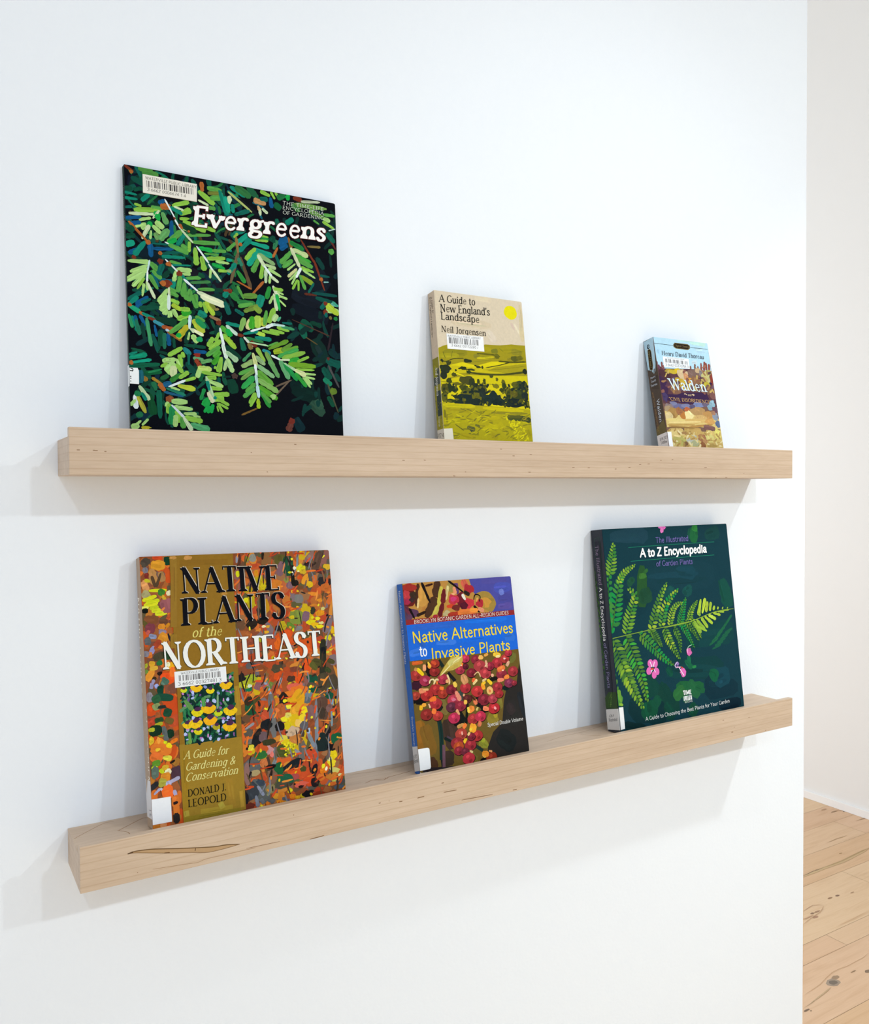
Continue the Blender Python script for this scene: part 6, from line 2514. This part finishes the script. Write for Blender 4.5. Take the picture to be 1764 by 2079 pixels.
book('book', {
 'o': [0.36506, -0.05482, 1.18079],
 'ex': [0.999887, 0.015036, 0.0],
 'up': [-0.002741, 0.182281, 0.983243],
 'n': [0.014784, -0.983132, 0.182301],
 'w': 0.15675,
 'h': 0.21609,
 't': 0.0133,
 'quad': [[-0.00074, -0.00082], [0.15583, -0.00054], [0.15784, 0.2157], [0.00016, 0.21599]],
 'fbase': '6a5626',
 'sbase': '3a68b4',
 'front': '''P b98640 2 2162 1581 2160 1572 1729 -3 1739
P 4c4c9c 940 2164 1581 2160 1572 1729 1196 1731 981 2002
S 504c98 94 n 1122 2117 1508 2114
S 4a52ac 125 n 1300 2022 1562 2026
S 4a4894 114 n 1347 1893 1569 1888
S 6a78c4 79 n 1401 2005 1417 1930
S 5a4e9a 84 n 1332 1790 1555 1794
E a0823c 170 113 20 1152 1876
E c8903c 85 66 0 1137 1857
E 5a3a54 133 66 0 43 1803
S 641e1c 199 n 48 2144 64 1889
S 4a2a1e 67 n 214 2148 166 1881
S 6a3040 84 n -3 1894 78 1810
S d2644c 117 n 853 2164 888 2049
S 5c3a6a 106 n 737 2120 733 1989
S 6c1c28 165 n 757 1987 836 1839
S c49044 133 n 274 2120 234 1876
S b87c3c 92 n 291 1871 259 1795
S 9a8a48 106 n 678 2134 641 2025
S d9c884 48 n 626 2097 575 1929
S 4a3020 126 n 484 2161 443 1969
S 4a3020 122 n 437 1969 276 1745
S 3a1c14 26 n 416 2131 308 2113
S c8bc4c 58 n 535 2093 466 1868
S c0b450 64 n 466 1868 374 1741
S 6a1f24 73 n 567 2061 528 1893
S 641c22 66 n 528 1893 462 1739
S e0c080 27 n 200 1977 175 1861
S e29468 53 n 708 2081 721 1989
S e8a878 25 n 661 1994 709 1990
S 181012 39 n 262 2160 354 1911
S 181012 30 n 633 2159 844 2001
S 181012 31 n 62 1870 121 1743
S 2c1c14 39 n 153 1775 284 1813
S 181012 36 n 970 1829 1046 1741
E a03028 103 43 0 84 2112
E b83a40 61 57 0 45 2017
E a02c48 48 38 0 43 1949
E 3a2c20 48 47 0 135 2011
E a82a34 73 62 0 922 2032
E c03446 80 59 0 688 1923
E c83a70 44 28 0 683 1931
E c83440 75 59 0 907 1864
E b02c38 56 53 0 1061 1852
E 561a2a 56 47 0 823 1840
E cc4428 56 25 0 637 1849
E 6c2a26 56 38 0 712 1828
E b8a878 56 43 0 571 1760
E 3a2a2a 36 28 0 107 1964
S a83424 63 n 582 1749 825 1759
S e07838 84 n 727 1757 999 1765
S f0943c 52 n 902 1783 1025 1773
S dc9068 55 n 1028 1793 1111 1756
S eae4d4 38 n 817 1983 857 1909
S 2c2420 56 n 846 2011 926 1965
S a02c38 42 n 369 1747 440 1751
S 1a1214 15 n 979 1900 999 1955 1038 1962 1078 1933 1057 1873
S d8a050 26 n 1014 1876 1039 1926
P 8f2b2d -2 1739 1572 1732 1574 1670 -1 1679
P 2066d2 -1 1679 1574 1670 1568 1244 -1 1266
S 2c62c4 83 n 80 1635 687 1630
S 2a60bc 112 n 116 1554 213 1409
S 3874d8 96 n 2 1344 209 1371
S 2070dc 63 n 811 1649 1440 1636
S 1c68d8 63 n 663 1442 1476 1424
S 3070d0 84 n 1380 1392 1537 1398
S 3a78dc 63 n 378 1431 661 1423
P 2b2826 1556 1074 1582 711 1560 -2 935 9 955 152 1050 304 1201 400 1262 652 1321 796 1480 826
S 8a5c20 198 n 15 585 54 252
S 7c5a24 197 n 108 524 180 184
S 4a301f 150 n 131 146 206 21
S 43322a 238 n 432 552 458 204
S 3c2f26 159 n 388 197 389 26
S 6f642c 168 n 588 116 774 -12
S 8c7a2c 157 n 1003 508 1141 419
S 8a8a30 114 n 844 238 955 152
S a8942c 69 n 1087 486 1141 508
S 98a030 67 n 896 259 889 211
S 7a7030 119 n 1180 703 1186 562
S 6a5420 159 n 453 1189 476 903
S 7a6a38 138 n 344 776 439 609
S 6c6a30 131 n 1428 1181 1496 1112
S 2a2224 52 n 28 34 478 -8
S 2c2a28 212 n 1363 638 1383 333
S 202424 231 n 1120 273 1347 88
S 24282c 92 n 1504 721 1550 409
S 342c2c 115 n 1319 604 1378 474
S 7a5a28 99 n -61 225 34 88
S 16302c 59 f 303 629 320 397 296 108
S 141c20 32 f 296 108 300 4
S 6a4a56 40 f 342 271 314 21
S 14221f 33 f 360 344 501 264
S 4c3c48 22 f 396 357 493 294
S 141a14 37 f 728 685 680 458
S 1f322c 39 f 777 190 876 116
S 1a1a1e 44 f 498 1076 591 967
S 1c2826 45 f 389 1235 442 1151
S 3c4a44 65 f 647 852 686 691
S 161a18 76 f 592 606 659 480
E 14100f 85 38 0 96 800
E 3a1a2a 73 57 0 50 986
E 16120f 44 85 0 239 1145
E 102422 53 32 0 1308 797
E 0e0e0c 61 25 0 949 565
E 0e0e10 53 23 0 875 14
E 1a1a1a 73 104 0 918 698
E 1a1c1c 48 38 0 333 691
E 1a1614 73 28 0 1149 928
E 161412 61 38 0 565 485
E 14100f 36 38 0 9 821
C 2a1216 88 67 0 73 1091
C 9f3430 85 65 0 69 1098
S 7c2825 38 n 72 1060 111 1081
S c34540 41 n 37 1108 80 1128
C 2a1216 81 62 0 182 1016
C a03048 78 60 0 179 1023
S 7c2538 35 n 181 987 217 1007
S c4405c 38 n 149 1032 189 1050
C 2a1216 73 56 0 319 1105
C 8c2a28 71 54 0 316 1112
S 6d201f 32 n 318 1080 351 1098
S ad3937 34 n 289 1121 325 1137
C 2a1216 66 51 0 336 1195
C a03428 64 49 0 332 1202
S 7c281f 28 n 334 1173 365 1189
S c44537 31 n 308 1210 341 1225
C 2a1216 81 62 0 423 1005
C a53244 78 60 0 419 1013
S 802735 35 n 422 976 459 996
S ca4358 38 n 389 1022 430 1040
C 2a1216 88 67 0 311 899
C a83030 85 65 0 308 906
S 832525 38 n 310 867 350 888
S ce4040 41 n 275 916 319 936
C 2a1216 88 67 0 185 848
C a82e2c 85 65 0 181 855
S 832322 38 n 184 817 224 837
S ce3e3b 41 n 150 866 192 885
C 2a1216 73 56 0 403 838
C a03628 71 54 0 399 846
S 7c2a1f 32 n 401 813 435 831
S c44737 34 n 372 854 408 871
C 2a1216 64 49 0 35 863
C a03c30 62 48 0 31 870
S 7c2e25 28 n 33 842 62 857
S c44e40 30 n 8 878 39 892
C 2a1216 88 67 0 292 738
C a83034 85 65 0 288 745
S 832528 38 n 291 706 331 727
S ce4045 41 n 256 756 299 775
C 2a1216 85 65 0 154 634
C 8a2c28 82 63 0 150 641
S 6b221f 37 n 153 604 191 623
S aa3b37 40 n 120 651 161 669
C 2a1216 73 56 0 304 598
C b03a34 71 54 0 300 605
S 892d28 32 n 302 573 335 590
S d74c45 34 n 273 614 309 630
C 2a1216 70 54 0 676 1083
C a83444 68 52 0 672 1090
S 832835 30 n 674 1058 708 1076
S ce4558 33 n 645 1098 681 1114
C 2a1216 44 34 0 759 1117
C 5a1c2a 42 32 0 755 1125
S 461520 19 n 756 1105 777 1116
S 722939 20 n 738 1130 761 1140
C 2a1216 66 51 0 764 1206
C b83450 64 49 0 760 1214
S 8f283e 28 n 762 1183 794 1200
S e14566 31 n 735 1221 769 1237
C 2a1216 76 58 0 524 871
C 7a2230 73 56 0 520 878
S 5f1a25 33 n 522 844 558 863
S 973040 35 n 491 888 530 904
C 2a1216 88 67 0 538 748
C b03a4c 85 65 0 534 755
S 892d3b 38 n 537 716 578 737
S d74c61 41 n 501 766 545 785
C 2a1216 76 58 0 499 671
C 5c2c3c 73 56 0 495 678
S 47222e 33 n 497 644 532 662
S 743b4e 35 n 466 688 505 704
C 2a1216 82 63 0 628 667
C 8c2a3a 79 61 0 625 675
S 6d202d 35 n 627 638 666 657
S ad394c 38 n 593 685 635 703
C 2a1216 85 65 0 523 542
C b43050 82 63 0 520 549
S 8c253e 37 n 522 511 562 531
S dc4066 40 n 488 560 531 578
C 2a1216 81 62 0 726 865
C a82e36 78 60 0 722 872
S 83232a 35 n 724 836 763 855
S ce3e47 38 n 691 882 733 900
C 2a1216 73 56 0 832 1029
C 7c2230 71 54 0 828 1037
S 601a25 32 n 831 1003 866 1022
S 9a3040 34 n 800 1046 838 1063
C 2a1216 70 54 0 914 1180
C 8a2a38 68 52 0 910 1187
S 6b202b 30 n 912 1155 946 1173
S aa394a 33 n 882 1195 919 1212
C 2a1216 94 72 0 964 1094
C a83c40 90 69 0 960 1101
S 832e31 40 n 963 1058 1009 1082
S ce4e53 44 n 923 1113 973 1135
C 2a1216 85 65 0 1038 1000
C b23c42 82 63 0 1034 1007
S 8a2e33 37 n 1037 968 1079 990
S da4e55 40 n 1000 1018 1046 1038
C 2a1216 88 67 0 888 804
C b83436 85 65 0 884 812
S 8f282a 38 n 887 772 929 793
S e14547 41 n 850 823 896 842
C 2a1216 91 70 0 972 694
C 802634 88 67 0 968 701
S 631d28 39 n 970 660 1015 682
S 9f3445 42 n 932 713 980 733
C 2a1216 66 51 0 733 736
C 5c2626 64 49 0 729 743
S 471d1d 28 n 731 714 763 729
S 743434 31 n 704 752 738 766
C 2a1216 88 67 0 1105 576
C b22c32 85 65 0 1101 584
S 8a2227 38 n 1103 543 1147 564
S da3b43 41 n 1066 595 1113 614
C 2a1216 73 56 0 1101 686
C a83c48 71 54 0 1097 694
S 832e38 32 n 1099 660 1136 678
S ce4e5c 34 n 1068 703 1108 720
C 2a1216 82 63 0 786 494
C a83436 79 61 0 782 501
S 83282a 35 n 784 464 824 483
S ce4547 38 n 750 512 793 529
C 2a1216 82 63 0 897 507
C b8304a 79 61 0 893 514
S 8f2539 35 n 896 477 935 496
S e1405f 38 n 861 525 904 542
C 2a1216 85 65 0 1229 1104
C a83038 82 63 0 1225 1112
S 83252b 37 n 1227 1072 1270 1094
S ce404a 40 n 1190 1122 1237 1142
C 2a1216 70 54 0 1349 1142
C b03a36 68 52 0 1345 1149
S 892d2a 30 n 1347 1116 1383 1134
S d74c47 33 n 1317 1158 1356 1175
C 2a1216 66 51 0 1111 1077
C 92283a 64 49 0 1107 1085
S 711f2d 28 n 1109 1054 1142 1071
S b4374c 31 n 1081 1092 1117 1108
C 2a1216 85 65 0 1273 962
C 8c2c3a 82 63 0 1269 969
S 6d222d 37 n 1271 930 1314 951
S ad3b4c 40 n 1234 980 1281 1000
C 2a1216 82 63 0 1449 977
C 9c3238 79 61 0 1445 984
S 79272b 35 n 1447 946 1489 967
S c0434a 38 n 1411 994 1457 1014
C 2a1216 76 58 0 1371 843
C 7c304a 73 56 0 1367 851
S 602539 33 n 1369 815 1408 834
S 9a405f 35 n 1336 860 1378 878
C 2a1216 79 61 0 1189 815
C 9c3036 76 58 0 1185 823
S 79252a 34 n 1187 786 1227 806
S c04047 37 n 1153 833 1196 851
C 2a1216 66 51 0 1202 733
C a02e32 64 49 0 1198 741
S 7c2327 28 n 1200 710 1233 726
S c43e43 31 n 1172 749 1208 764
C 2a1216 44 34 0 1448 833
C 8c2c38 42 32 0 1444 841
S 6d222b 19 n 1445 820 1467 831
S ad3b4a 20 n 1425 847 1450 857
C 2a1216 88 67 0 599 347
C a84036 85 65 0 595 355
S 83312a 38 n 598 316 639 335
S ce5347 41 n 562 366 607 384
C 2a1216 85 65 0 820 293
C a83030 82 63 0 816 301
S 832525 37 n 818 263 859 282
S ce4040 40 n 783 312 827 330
C 2a1216 91 70 0 528 253
C 8f2c32 88 67 0 524 260
S 6f2227 39 n 527 220 569 240
S b03b43 42 n 490 272 536 290
C 2a1216 76 58 0 546 212
C b04c26 73 56 0 542 219
S 893b1d 33 n 545 185 580 202
S d76134 35 n 514 229 552 244
C 2a1216 85 65 0 711 204
C 9c2e36 82 63 0 708 211
S 79232a 37 n 710 174 750 192
S c03e47 40 n 675 223 719 240
C 2a1216 67 52 0 540 165
C 8c2a36 65 50 0 536 172
S 6d202a 29 n 538 142 569 157
S ad3947 31 n 511 181 545 195
C 2a1216 59 45 0 626 141
C 6c2a36 56 43 0 622 148
S 54202a 25 n 624 122 651 135
S 873947 27 n 600 156 630 168
C 2a1216 91 70 0 668 57
C ba343e 88 67 0 664 65
S 912830 39 n 667 24 710 44
S e34551 42 n 630 77 676 95
C 2a1216 82 63 0 996 11
C 90301f 79 61 0 992 19
S 702518 35 n 994 -18 1034 0
S b1402c 38 n 960 30 1003 46
C 2a1216 59 45 0 1410 1207
C b03240 56 43 0 1406 1215
S 892731 25 n 1408 1187 1438 1202
S d74353 27 n 1382 1222 1415 1236
C 2a1216 59 45 0 736 297
C 7c2434 56 43 0 732 304
S 601c28 25 n 734 278 761 291
S 9a3245 27 n 710 312 740 324
S f0c820 41 n 83 1173 164 1087
S e89c6c 45 n 189 1209 180 1133
S d0602a 48 n 23 1237 170 1235
S c88a4c 46 n 50 1177 81 1154
S f0943c 53 n 257 1201 251 1154
S f0c040 31 n 238 1232 265 1171
S d05030 34 n 284 1232 348 1191
S e88860 63 n 81 916 177 913
S d8a068 27 n 133 928 212 918
S f07430 60 n 208 794 302 810
S f0b420 62 n 65 729 109 723
S f0a43c 42 n 101 752 158 754
S e8b890 23 n 193 758 209 708
S f07838 65 n 228 677 282 651
S f07434 48 n 361 918 417 901
S f06438 55 n 830 957 876 932
S f0d490 34 n 834 897 902 948
S d8b080 17 n 861 1003 926 1035 955 972
S f09c2c 99 n 951 853 1002 866
S f0c030 44 n 969 890 1020 904
S f0c42c 48 n 1049 930 1109 868
S e0c080 27 n 973 920 1038 942
S e8b46c 84 n 1049 840 1087 755
S e07a48 37 n 1057 809 1077 777
S f08c3c 116 n 753 652 780 580
S f0d050 32 n 729 646 732 577
S f0845c 59 n 942 606 1025 579
S d8c070 31 n 872 626 842 590
S f0b850 52 n 677 711 724 705
S e08870 64 n 576 852 633 737
S c88c5c 103 n 695 1033 740 919
S e8a078 33 n 676 799 699 787
S f0a430 106 n 722 413 814 379
S f0c480 48 n 690 350 711 327
S f0cc40 52 n 733 401 741 371
S f0bc30 75 n 622 283 654 259
S c89050 44 n 547 439 645 463
S f07c38 49 n 627 417 680 458
S d47450 77 n 847 443 892 416
S f0902c 73 n 859 80 955 64
S f0bc50 51 n 892 55 878 38
S e8743c 77 n 1212 1022 1331 1049
S f08a40 51 n 1268 1056 1278 1034
S f08664 52 n 1196 902 1297 900
S f0843c 60 n 1300 920 1379 931
S f0c440 58 n 1176 1219 1288 1197
S f0d890 32 n 1210 1185 1274 1188
S f0b65c 80 n 989 1229 989 1178
S e8a450 65 n 1066 1241 1074 1209
S e0a884 46 n 1112 983 1147 959
S e0a888 46 n 1358 1056 1405 1112
S f07a30 43 n 687 1157 721 1144
S e8d8a0 17 n 231 983 247 1019 293 1023 299 974
S e8c890 21 n 286 966 327 1019 360 1005
S f07434 42 n 323 981 345 978
S e8c890 24 n 484 1058 509 977 493 940
S e0a06c 53 n 477 1001 483 961
S e8c050 59 n 566 960 594 898
S d8a07c 34 n 1055 1161 1067 1069
S e8c098 23 n 1076 1128 1032 1083
S e07a50 65 n 835 719 851 658
S e0a070 37 n 561 640 600 576
S 4a1c1c 24 n 782 776 846 708
S 1c1414 34 n 877 664 910 640
S d8c080 29 n 687 147 732 121
S e8a060 25 n 960 102 1007 85
E f0c0c0 17 11 0 1339 1150
E f0a0a0 17 21 -30 1119 581
E f0b0a0 12 21 0 608 360
E fff0e0 12 9 0 691 1142
E ffd0b0 15 9 0 1294 1012
E c05a78 29 15 20 179 1028
E 8c3c5c 24 13 0 1367 851
E d0708a 29 17 0 540 759
P c2a84c 725 1251 726 1198 681 1131 574 1098 489 1097 377 1046 404 1095 496 1192 564 1249
S d2c272 67 n 510 1173 684 1232
S b89c48 44 n 503 1115 649 1147
S e8dc9c 12 n 402 1058 582 1184 722 1243
S c8c070 50 n 532 1160 586 1213
S d8d8d8 16 n -2 19 -4 1
S 8a8a88 5 n 8 10 81 11
S d0c8a0 11 n 542 -57 543 -65''',
 'spine': '''D 3c6cbc,3864b0,4272c0 5 40 17 67 10 17 0 90 0 0 133 0 133 2161 0 2161''',
 'text': [
  ('series_name', 'BROOKLYN BOTANIC GARDEN ALL-REGION GUIDES', 'e8dcd0', 'sans', '103 1687', '1480 1684', '105 1728', None),
  ('title', 'Native Alternatives', 'eed22c', 'sansb', '57 1467', '1522 1456', '55 1591', None),
  ('title', 'to', 'f0f0ee', 'sansb', '138 1307', '242 1306', '141 1426', None),
  ('title', 'Invasive Plants', 'eed22c', 'sansb', '287 1259', '1447 1251', '290 1377', None),
  ('subtitle', 'Special Double Volume', 'e6e4e0', 'sans', '978 380', '1519 378', '980 421', None),
  ('@call_number_label', '6315', '3a3634', 'hand', '7 165', '114 189', '10 203', None),
  ('@call_number_label', 'Brnkl', '2a2624', 'hand', '5 111', '129 142', '6 151', None),
  ('@spine_title', 'Native Alternatives to Invasive Plants', 'c8ccd8', 'sans', '29 2089', '12 1234', '73 2088', None),
  ('@spine_title', 'Brooklyn Botanic', 'c8ccd8', 'sans', '50 639', '43 311', '88 645', None)],
 'labels': {'call_number_label': '''P ecedee -8 277 118 275 138 266 143 247 139 61 131 41 117 37 -8 38
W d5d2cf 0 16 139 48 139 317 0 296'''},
 'edge': '4a3a4a',
}, 'book with bright blue title band and red berries, middle of the lower ledge', 'painted books on the lower ledge')

book('book', {
 'o': [0.66725, -0.05822, 1.18132],
 'ex': [0.999992, 0.003943, 0.0],
 'up': [-0.0005, 0.126748, 0.991935],
 'n': [0.003912, -0.991927, 0.126749],
 'w': 0.24713,
 'h': 0.26947,
 't': 0.02328,
 'quad': [[0.00061, 6e-05], [0.24644, 0.00085], [0.2479, 0.27073], [-0.00045, 0.26918]],
 'fbase': '133842',
 'sbase': '3d4048',
 'front': '''S 1d3f4c 210 n 120 2585 831 2588
S 153a44 395 n 753 1985 2105 1975
S 123640 501 n 381 1878 508 1483
S 1a5040 211 n 1701 2671 1773 2475
S 16403f 209 n 1983 2537 2301 2598
S 154a40 272 n 2259 1896 2361 1470
S 184a46 224 n 1103 1831 1178 1693
S 174a48 229 n 1486 1834 1544 1694
S 17404c 185 n 1324 2059 1707 2011
S 26502c 218 n 668 2173 595 1605
S 3c7030 157 n 655 2069 663 1991
S 2f6030 50 n 770 2115 691 2067
S 1d4c38 180 n 397 2006 458 1925
S 1f6038 178 n 1783 2682 1730 2449
S 2f7c3a 118 n 1808 2723 1773 2613
S 1f4834 275 n 664 1860 691 1650
S 123e40 349 n 1381 1089 2393 1130
S 103a3c 341 n 956 739 2106 608
S 113c34 397 n 741 507 1052 79
S 0f2f3a 341 n 1672 390 2371 302
S 0b2430 162 n 1927 89 2401 92
S 0e3034 354 n 187 327 870 105
S 0c2a2c 121 n 72 95 491 -30
S 124038 312 n 587 705 653 390
S 15404c 282 n 1883 472 2216 513
S 1d5a36 145 n 1104 461 1656 419
S 1f5c38 171 n 1185 503 1299 227
S 215c3a 180 n 1358 509 1537 274
S 2a6436 157 n 1046 313 1253 443
S 1c5838 100 n 1479 414 1664 338
S 114a34 294 n 539 342 579 96
S 144c38 195 n 650 365 743 251
S 124634 202 n 1329 170 1466 46
S 15583c 186 n 1800 589 1966 489
S 1a6444 79 n 1409 873 1402 688
S 185c40 84 n 1322 803 1459 682
S 2a8044 41 n 1461 695 1540 699
S 124c3c 106 n 956 739 1052 624
S 0f4034 162 n 854 261 979 90
S 1f6040 36 n 1855 962 2050 1052
S 1f6040 37 n 1913 1002 2107 1101
S 1f6040 37 n 1971 1043 2163 1151
S 1f6040 38 n 2030 1084 2220 1201
S 1f6040 39 n 2090 1125 2278 1252
S 1f6040 39 n 2149 1166 2336 1302
S 1f6040 40 n 2209 1208 2394 1353
S 1c5a40 33 n 1906 902 2096 951
S 1c5a40 33 n 1965 943 2152 993
S 1c5a40 33 n 2024 983 2208 1034
S 1c5a40 33 n 2083 1024 2264 1076
S 1c5a40 34 n 2142 1065 2320 1118
S 1c5a40 34 n 2202 1106 2377 1160
F 2f6034,2a5a34 2f5a24 40 13 131 -38 1278 -77 1657 -49 2033
F 41863a,288642,347c3a,1c8c44 2a5c28 41 12 243 -26 1239 -33 1528 38 2053 74 2204
F 6f9c34,548c32,387c36,82a636 4c7c2c 42 10 225 52 2052 129 2303 179 2506
F 41863a,288642,347c3a,1c8c44 3a6c2c 43 12 318 13 1348 144 1767 239 2003 302 2089
F 82a834,98b236,6c9a34,5a8c32 5c8c30 44 10 131 188 1942 300 2076 413 2135 549 2192
F 6f9c34,548c32,387c36,82a636,94ae36 4c7c2c 45 14 243 242 1251 374 1545 479 1743 461 1809 355 1880
F 82a834,98b236,6c9a34,5a8c32,4c7c34,5c8832,3f6e32 3f7028 46 14 187 699 1221 837 1508 979 1747 1128 1916
F 41863a,288642,347c3a,1c8c44,82a834,98b236,6c9a34,5a8c32 3f7028 47 13 178 919 1292 1030 1572 1160 1695 1339 1809
F 82a834,98b236,6c9a34,5a8c32 3f7028 48 12 150 1088 1303 1159 1482 1268 1587 1395 1604
F 41863a,288642,347c3a,1c8c44 3f7028 49 12 169 1273 1274 1389 1531 1464 1680
F 82a834,98b236,6c9a34,5a8c32 3f7028 50 10 131 1465 1337 1566 1504 1700 1616
F 4c7c34,5c8832,3f6e32,7a9c34 3a6428 51 19 318 14 1221 123 922 270 578 452 246
F 82a834,98b236,6c9a34,5a8c32,4c7c34,5c8832,3f6e32 3a6428 63 13 243 123 922 270 578 452 246
F 4c7c34,5c8832,3f6e32,3fa03c 3a6428 52 17 281 243 1262 362 959 479 629 531 330
F 41863a,288642,347c3a,1c8c44,4c7c34,5c8832,3f6e32 4c7c2c 53 14 206 480 1266 666 1107 885 903 1098 756
F 4c7c34,5c8832,3f6e32 3a6428 54 10 150 716 1283 827 1156 902 1031
F 4c7c34,5c8832,3f6e32,82a834,98b236,6c9a34,5a8c32 3a6428 55 13 178 968 1312 1052 1108 1230 826
F 4c7c34,5c8832,3f6e32 3a6428 56 10 131 1153 1296 1251 1115 1251 910
F 41863a,288642,347c3a,1c8c44 3a6428 57 12 131 1293 1350 1406 1193 1537 953
F 4c7c34,5c8832,3f6e32 3a6428 58 10 112 1391 1362 1534 1208 1648 1043
F 82a834,98b236,6c9a34,5a8c32 3a6428 59 10 103 1520 1384 1642 1212 1695 1072
F 41863a,288642,347c3a,1c8c44,4c7c34,5c8832,3f6e32 3a6428 60 10 112 8 1234 -77 956 -10 675 18 350
S 7c9a3c 11 n -43 1233 517 1275 1088 1308 1474 1334
S 4c8a3c 119 n 36 496 18 350
S 6a9c3c 59 n 27 559 58 394
S 84b03c 35 n 21 374 87 353
S 8cac3c 10 n 1031 1295 1513 1333 2024 1427 2441 1442
S a4c03c 67 n 1680 1407 1762 1632
S b0c840 63 n 1762 1427 1853 1639
S a4bc3c 59 n 1844 1441 1896 1588
S a0bc3c 51 n 1926 1448 1965 1576
S 9ab83c 42 n 1998 1456 2037 1515
S 9ab83c 34 n 2090 1460 2116 1495
S 90b03c 27 n 2192 1455 2218 1488
S 90b03c 22 n 2296 1454 2320 1473
S 9cbc3c 61 n 1734 1368 1852 1215
S a4c03c 53 n 1806 1383 1960 1265
S acc848 51 n 1888 1396 2039 1322
S a0bc3c 36 n 1992 1416 2143 1373
S 98b83c 26 n 2086 1429 2227 1411
S 90b03c 18 n 2210 1433 2334 1430
S 8cb03c 63 n 1632 1350 1787 1187
S 84a83c 65 n 1570 1328 1703 1154
S 84a83c 54 n 1685 1440 1718 1397
S 90b43c 35 n 1602 1271 1825 1170
C dc6ab0 53 55 15 651 838
C dc6ab0 49 55 -15 740 828
C dc6ab0 53 50 -40 613 739
C dc6ab0 57 45 50 755 720
C dc6ab0 45 50 0 701 675
S f0e0ee 15 n 643 865 678 784
S f0e0ee 16 n 732 855 696 782
S f4e8f0 15 n 651 716 674 752
S f0d8ec 15 n 731 707 705 752
S e0502c 22 n 638 756 702 762
E dc6ab4 57 62 -35 1266 645
E 3a2c58 45 42 30 1155 762
E 8a70a8 26 27 30 1170 774
E d468a8 49 57 -15 1418 912
S f4e4f0 15 n 1188 726 1274 598
S c8b8d8 16 n 1140 718 1117 760 1170 800
S a8c4b0 11 n 1486 1005 1415 986 1382 929
S e8a8cc 18 n 1141 731 1234 721
S e0502c 16 n 1235 727 1270 703
S f0b8dc 16 n 1382 956 1384 903
E dc6ab8 38 17 0 1086 2690
E d86ab4 38 22 0 1157 2683
E e078bc 34 37 0 1114 2646
S 1f7c5c 7 f 441 2429 1280 2439 2174 2444
S 1f7c5c 7 f 462 2240 1254 2248 2146 2252
P eef0ee 1229 315 1392 316 1392 251 1227 255''',
 'spine': '''P 45612e 1 1122 84 1124 50 516 4 513
F 3f5c30,4a6a34,35502e 2f4a28 71 24 75 42 528 39 1060 26 1752 17 2200
P 3a5030 78 524 225 534 231 319 -9 299 -2 440
F 4f7038,5c7c3c,3f5c30 2c4426 72 9 75 68 312 100 423 149 523
P 34363f 60 2539 175 2538 154 1493 163 694 153 529 60 523
S 3f6a54 3 n 63 523 36 1249 92 2012 60 2539 178 2538 166 1749''',
 'text': [
  ('title', 'The Illustrated', '7068a8', 'sansb', '964 2475', '1627 2480', '967 2549', None),
  ('title', 'A to Z Encyclopedia', 'f2f3f2', 'sansk', '640 2292', '1981 2301', '647 2400', None),
  ('title', 'of Garden Plants', '7068a8', 'sansb', '931 2148', '1667 2147', '934 2217', None),
  ('publisher_mark', 'TIME', 'eef0ee', 'sansk', '1219 340', '1385 334', '1219 392', None),
  ('publisher_mark', 'LIFE', '1c3a3c', 'sansb', '1235 262', '1384 260', '1236 309', None),
  ('publisher_mark', 'BOOKS', 'eef0ee', 'sans', '1232 224', '1391 224', '1231 245', None),
  ('subtitle', 'A Guide to Choosing the Best Plants for Your Garden', 'e8eae8', 'sans', '461 93', '2155 112', '460 141', None),
  ('@call_number_label', '635.9', '2c2824', 'hand', '55 190', '145 205', '56 222', None),
  ('@call_number_label', 'Illustrated', '2c2824', 'hand', '37 134', '202 156', '39 175', None),
  ('@spine_title', 'The Illustrated', '8a7890', 'sans', '69 2485', '83 1946', '134 2487', None),
  ('@spine_title', 'A to Z Encyclopedia', 'f0eeec', 'sansb', '80 1918', '72 1199', '136 1921', None),
  ('@spine_title', 'of Garden Plants', '8a84a8', 'sans', '72 1172', '73 573', '124 1178', None)],
 'labels': {'call_number_label': '''P e8e8e6 -8 332 79 327 78 47 -8 40
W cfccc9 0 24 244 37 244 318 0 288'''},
 'edge': '1c3238',
}, 'dark teal book painted with green fern fronds, rightmost on the lower ledge', 'painted books on the lower ledge')
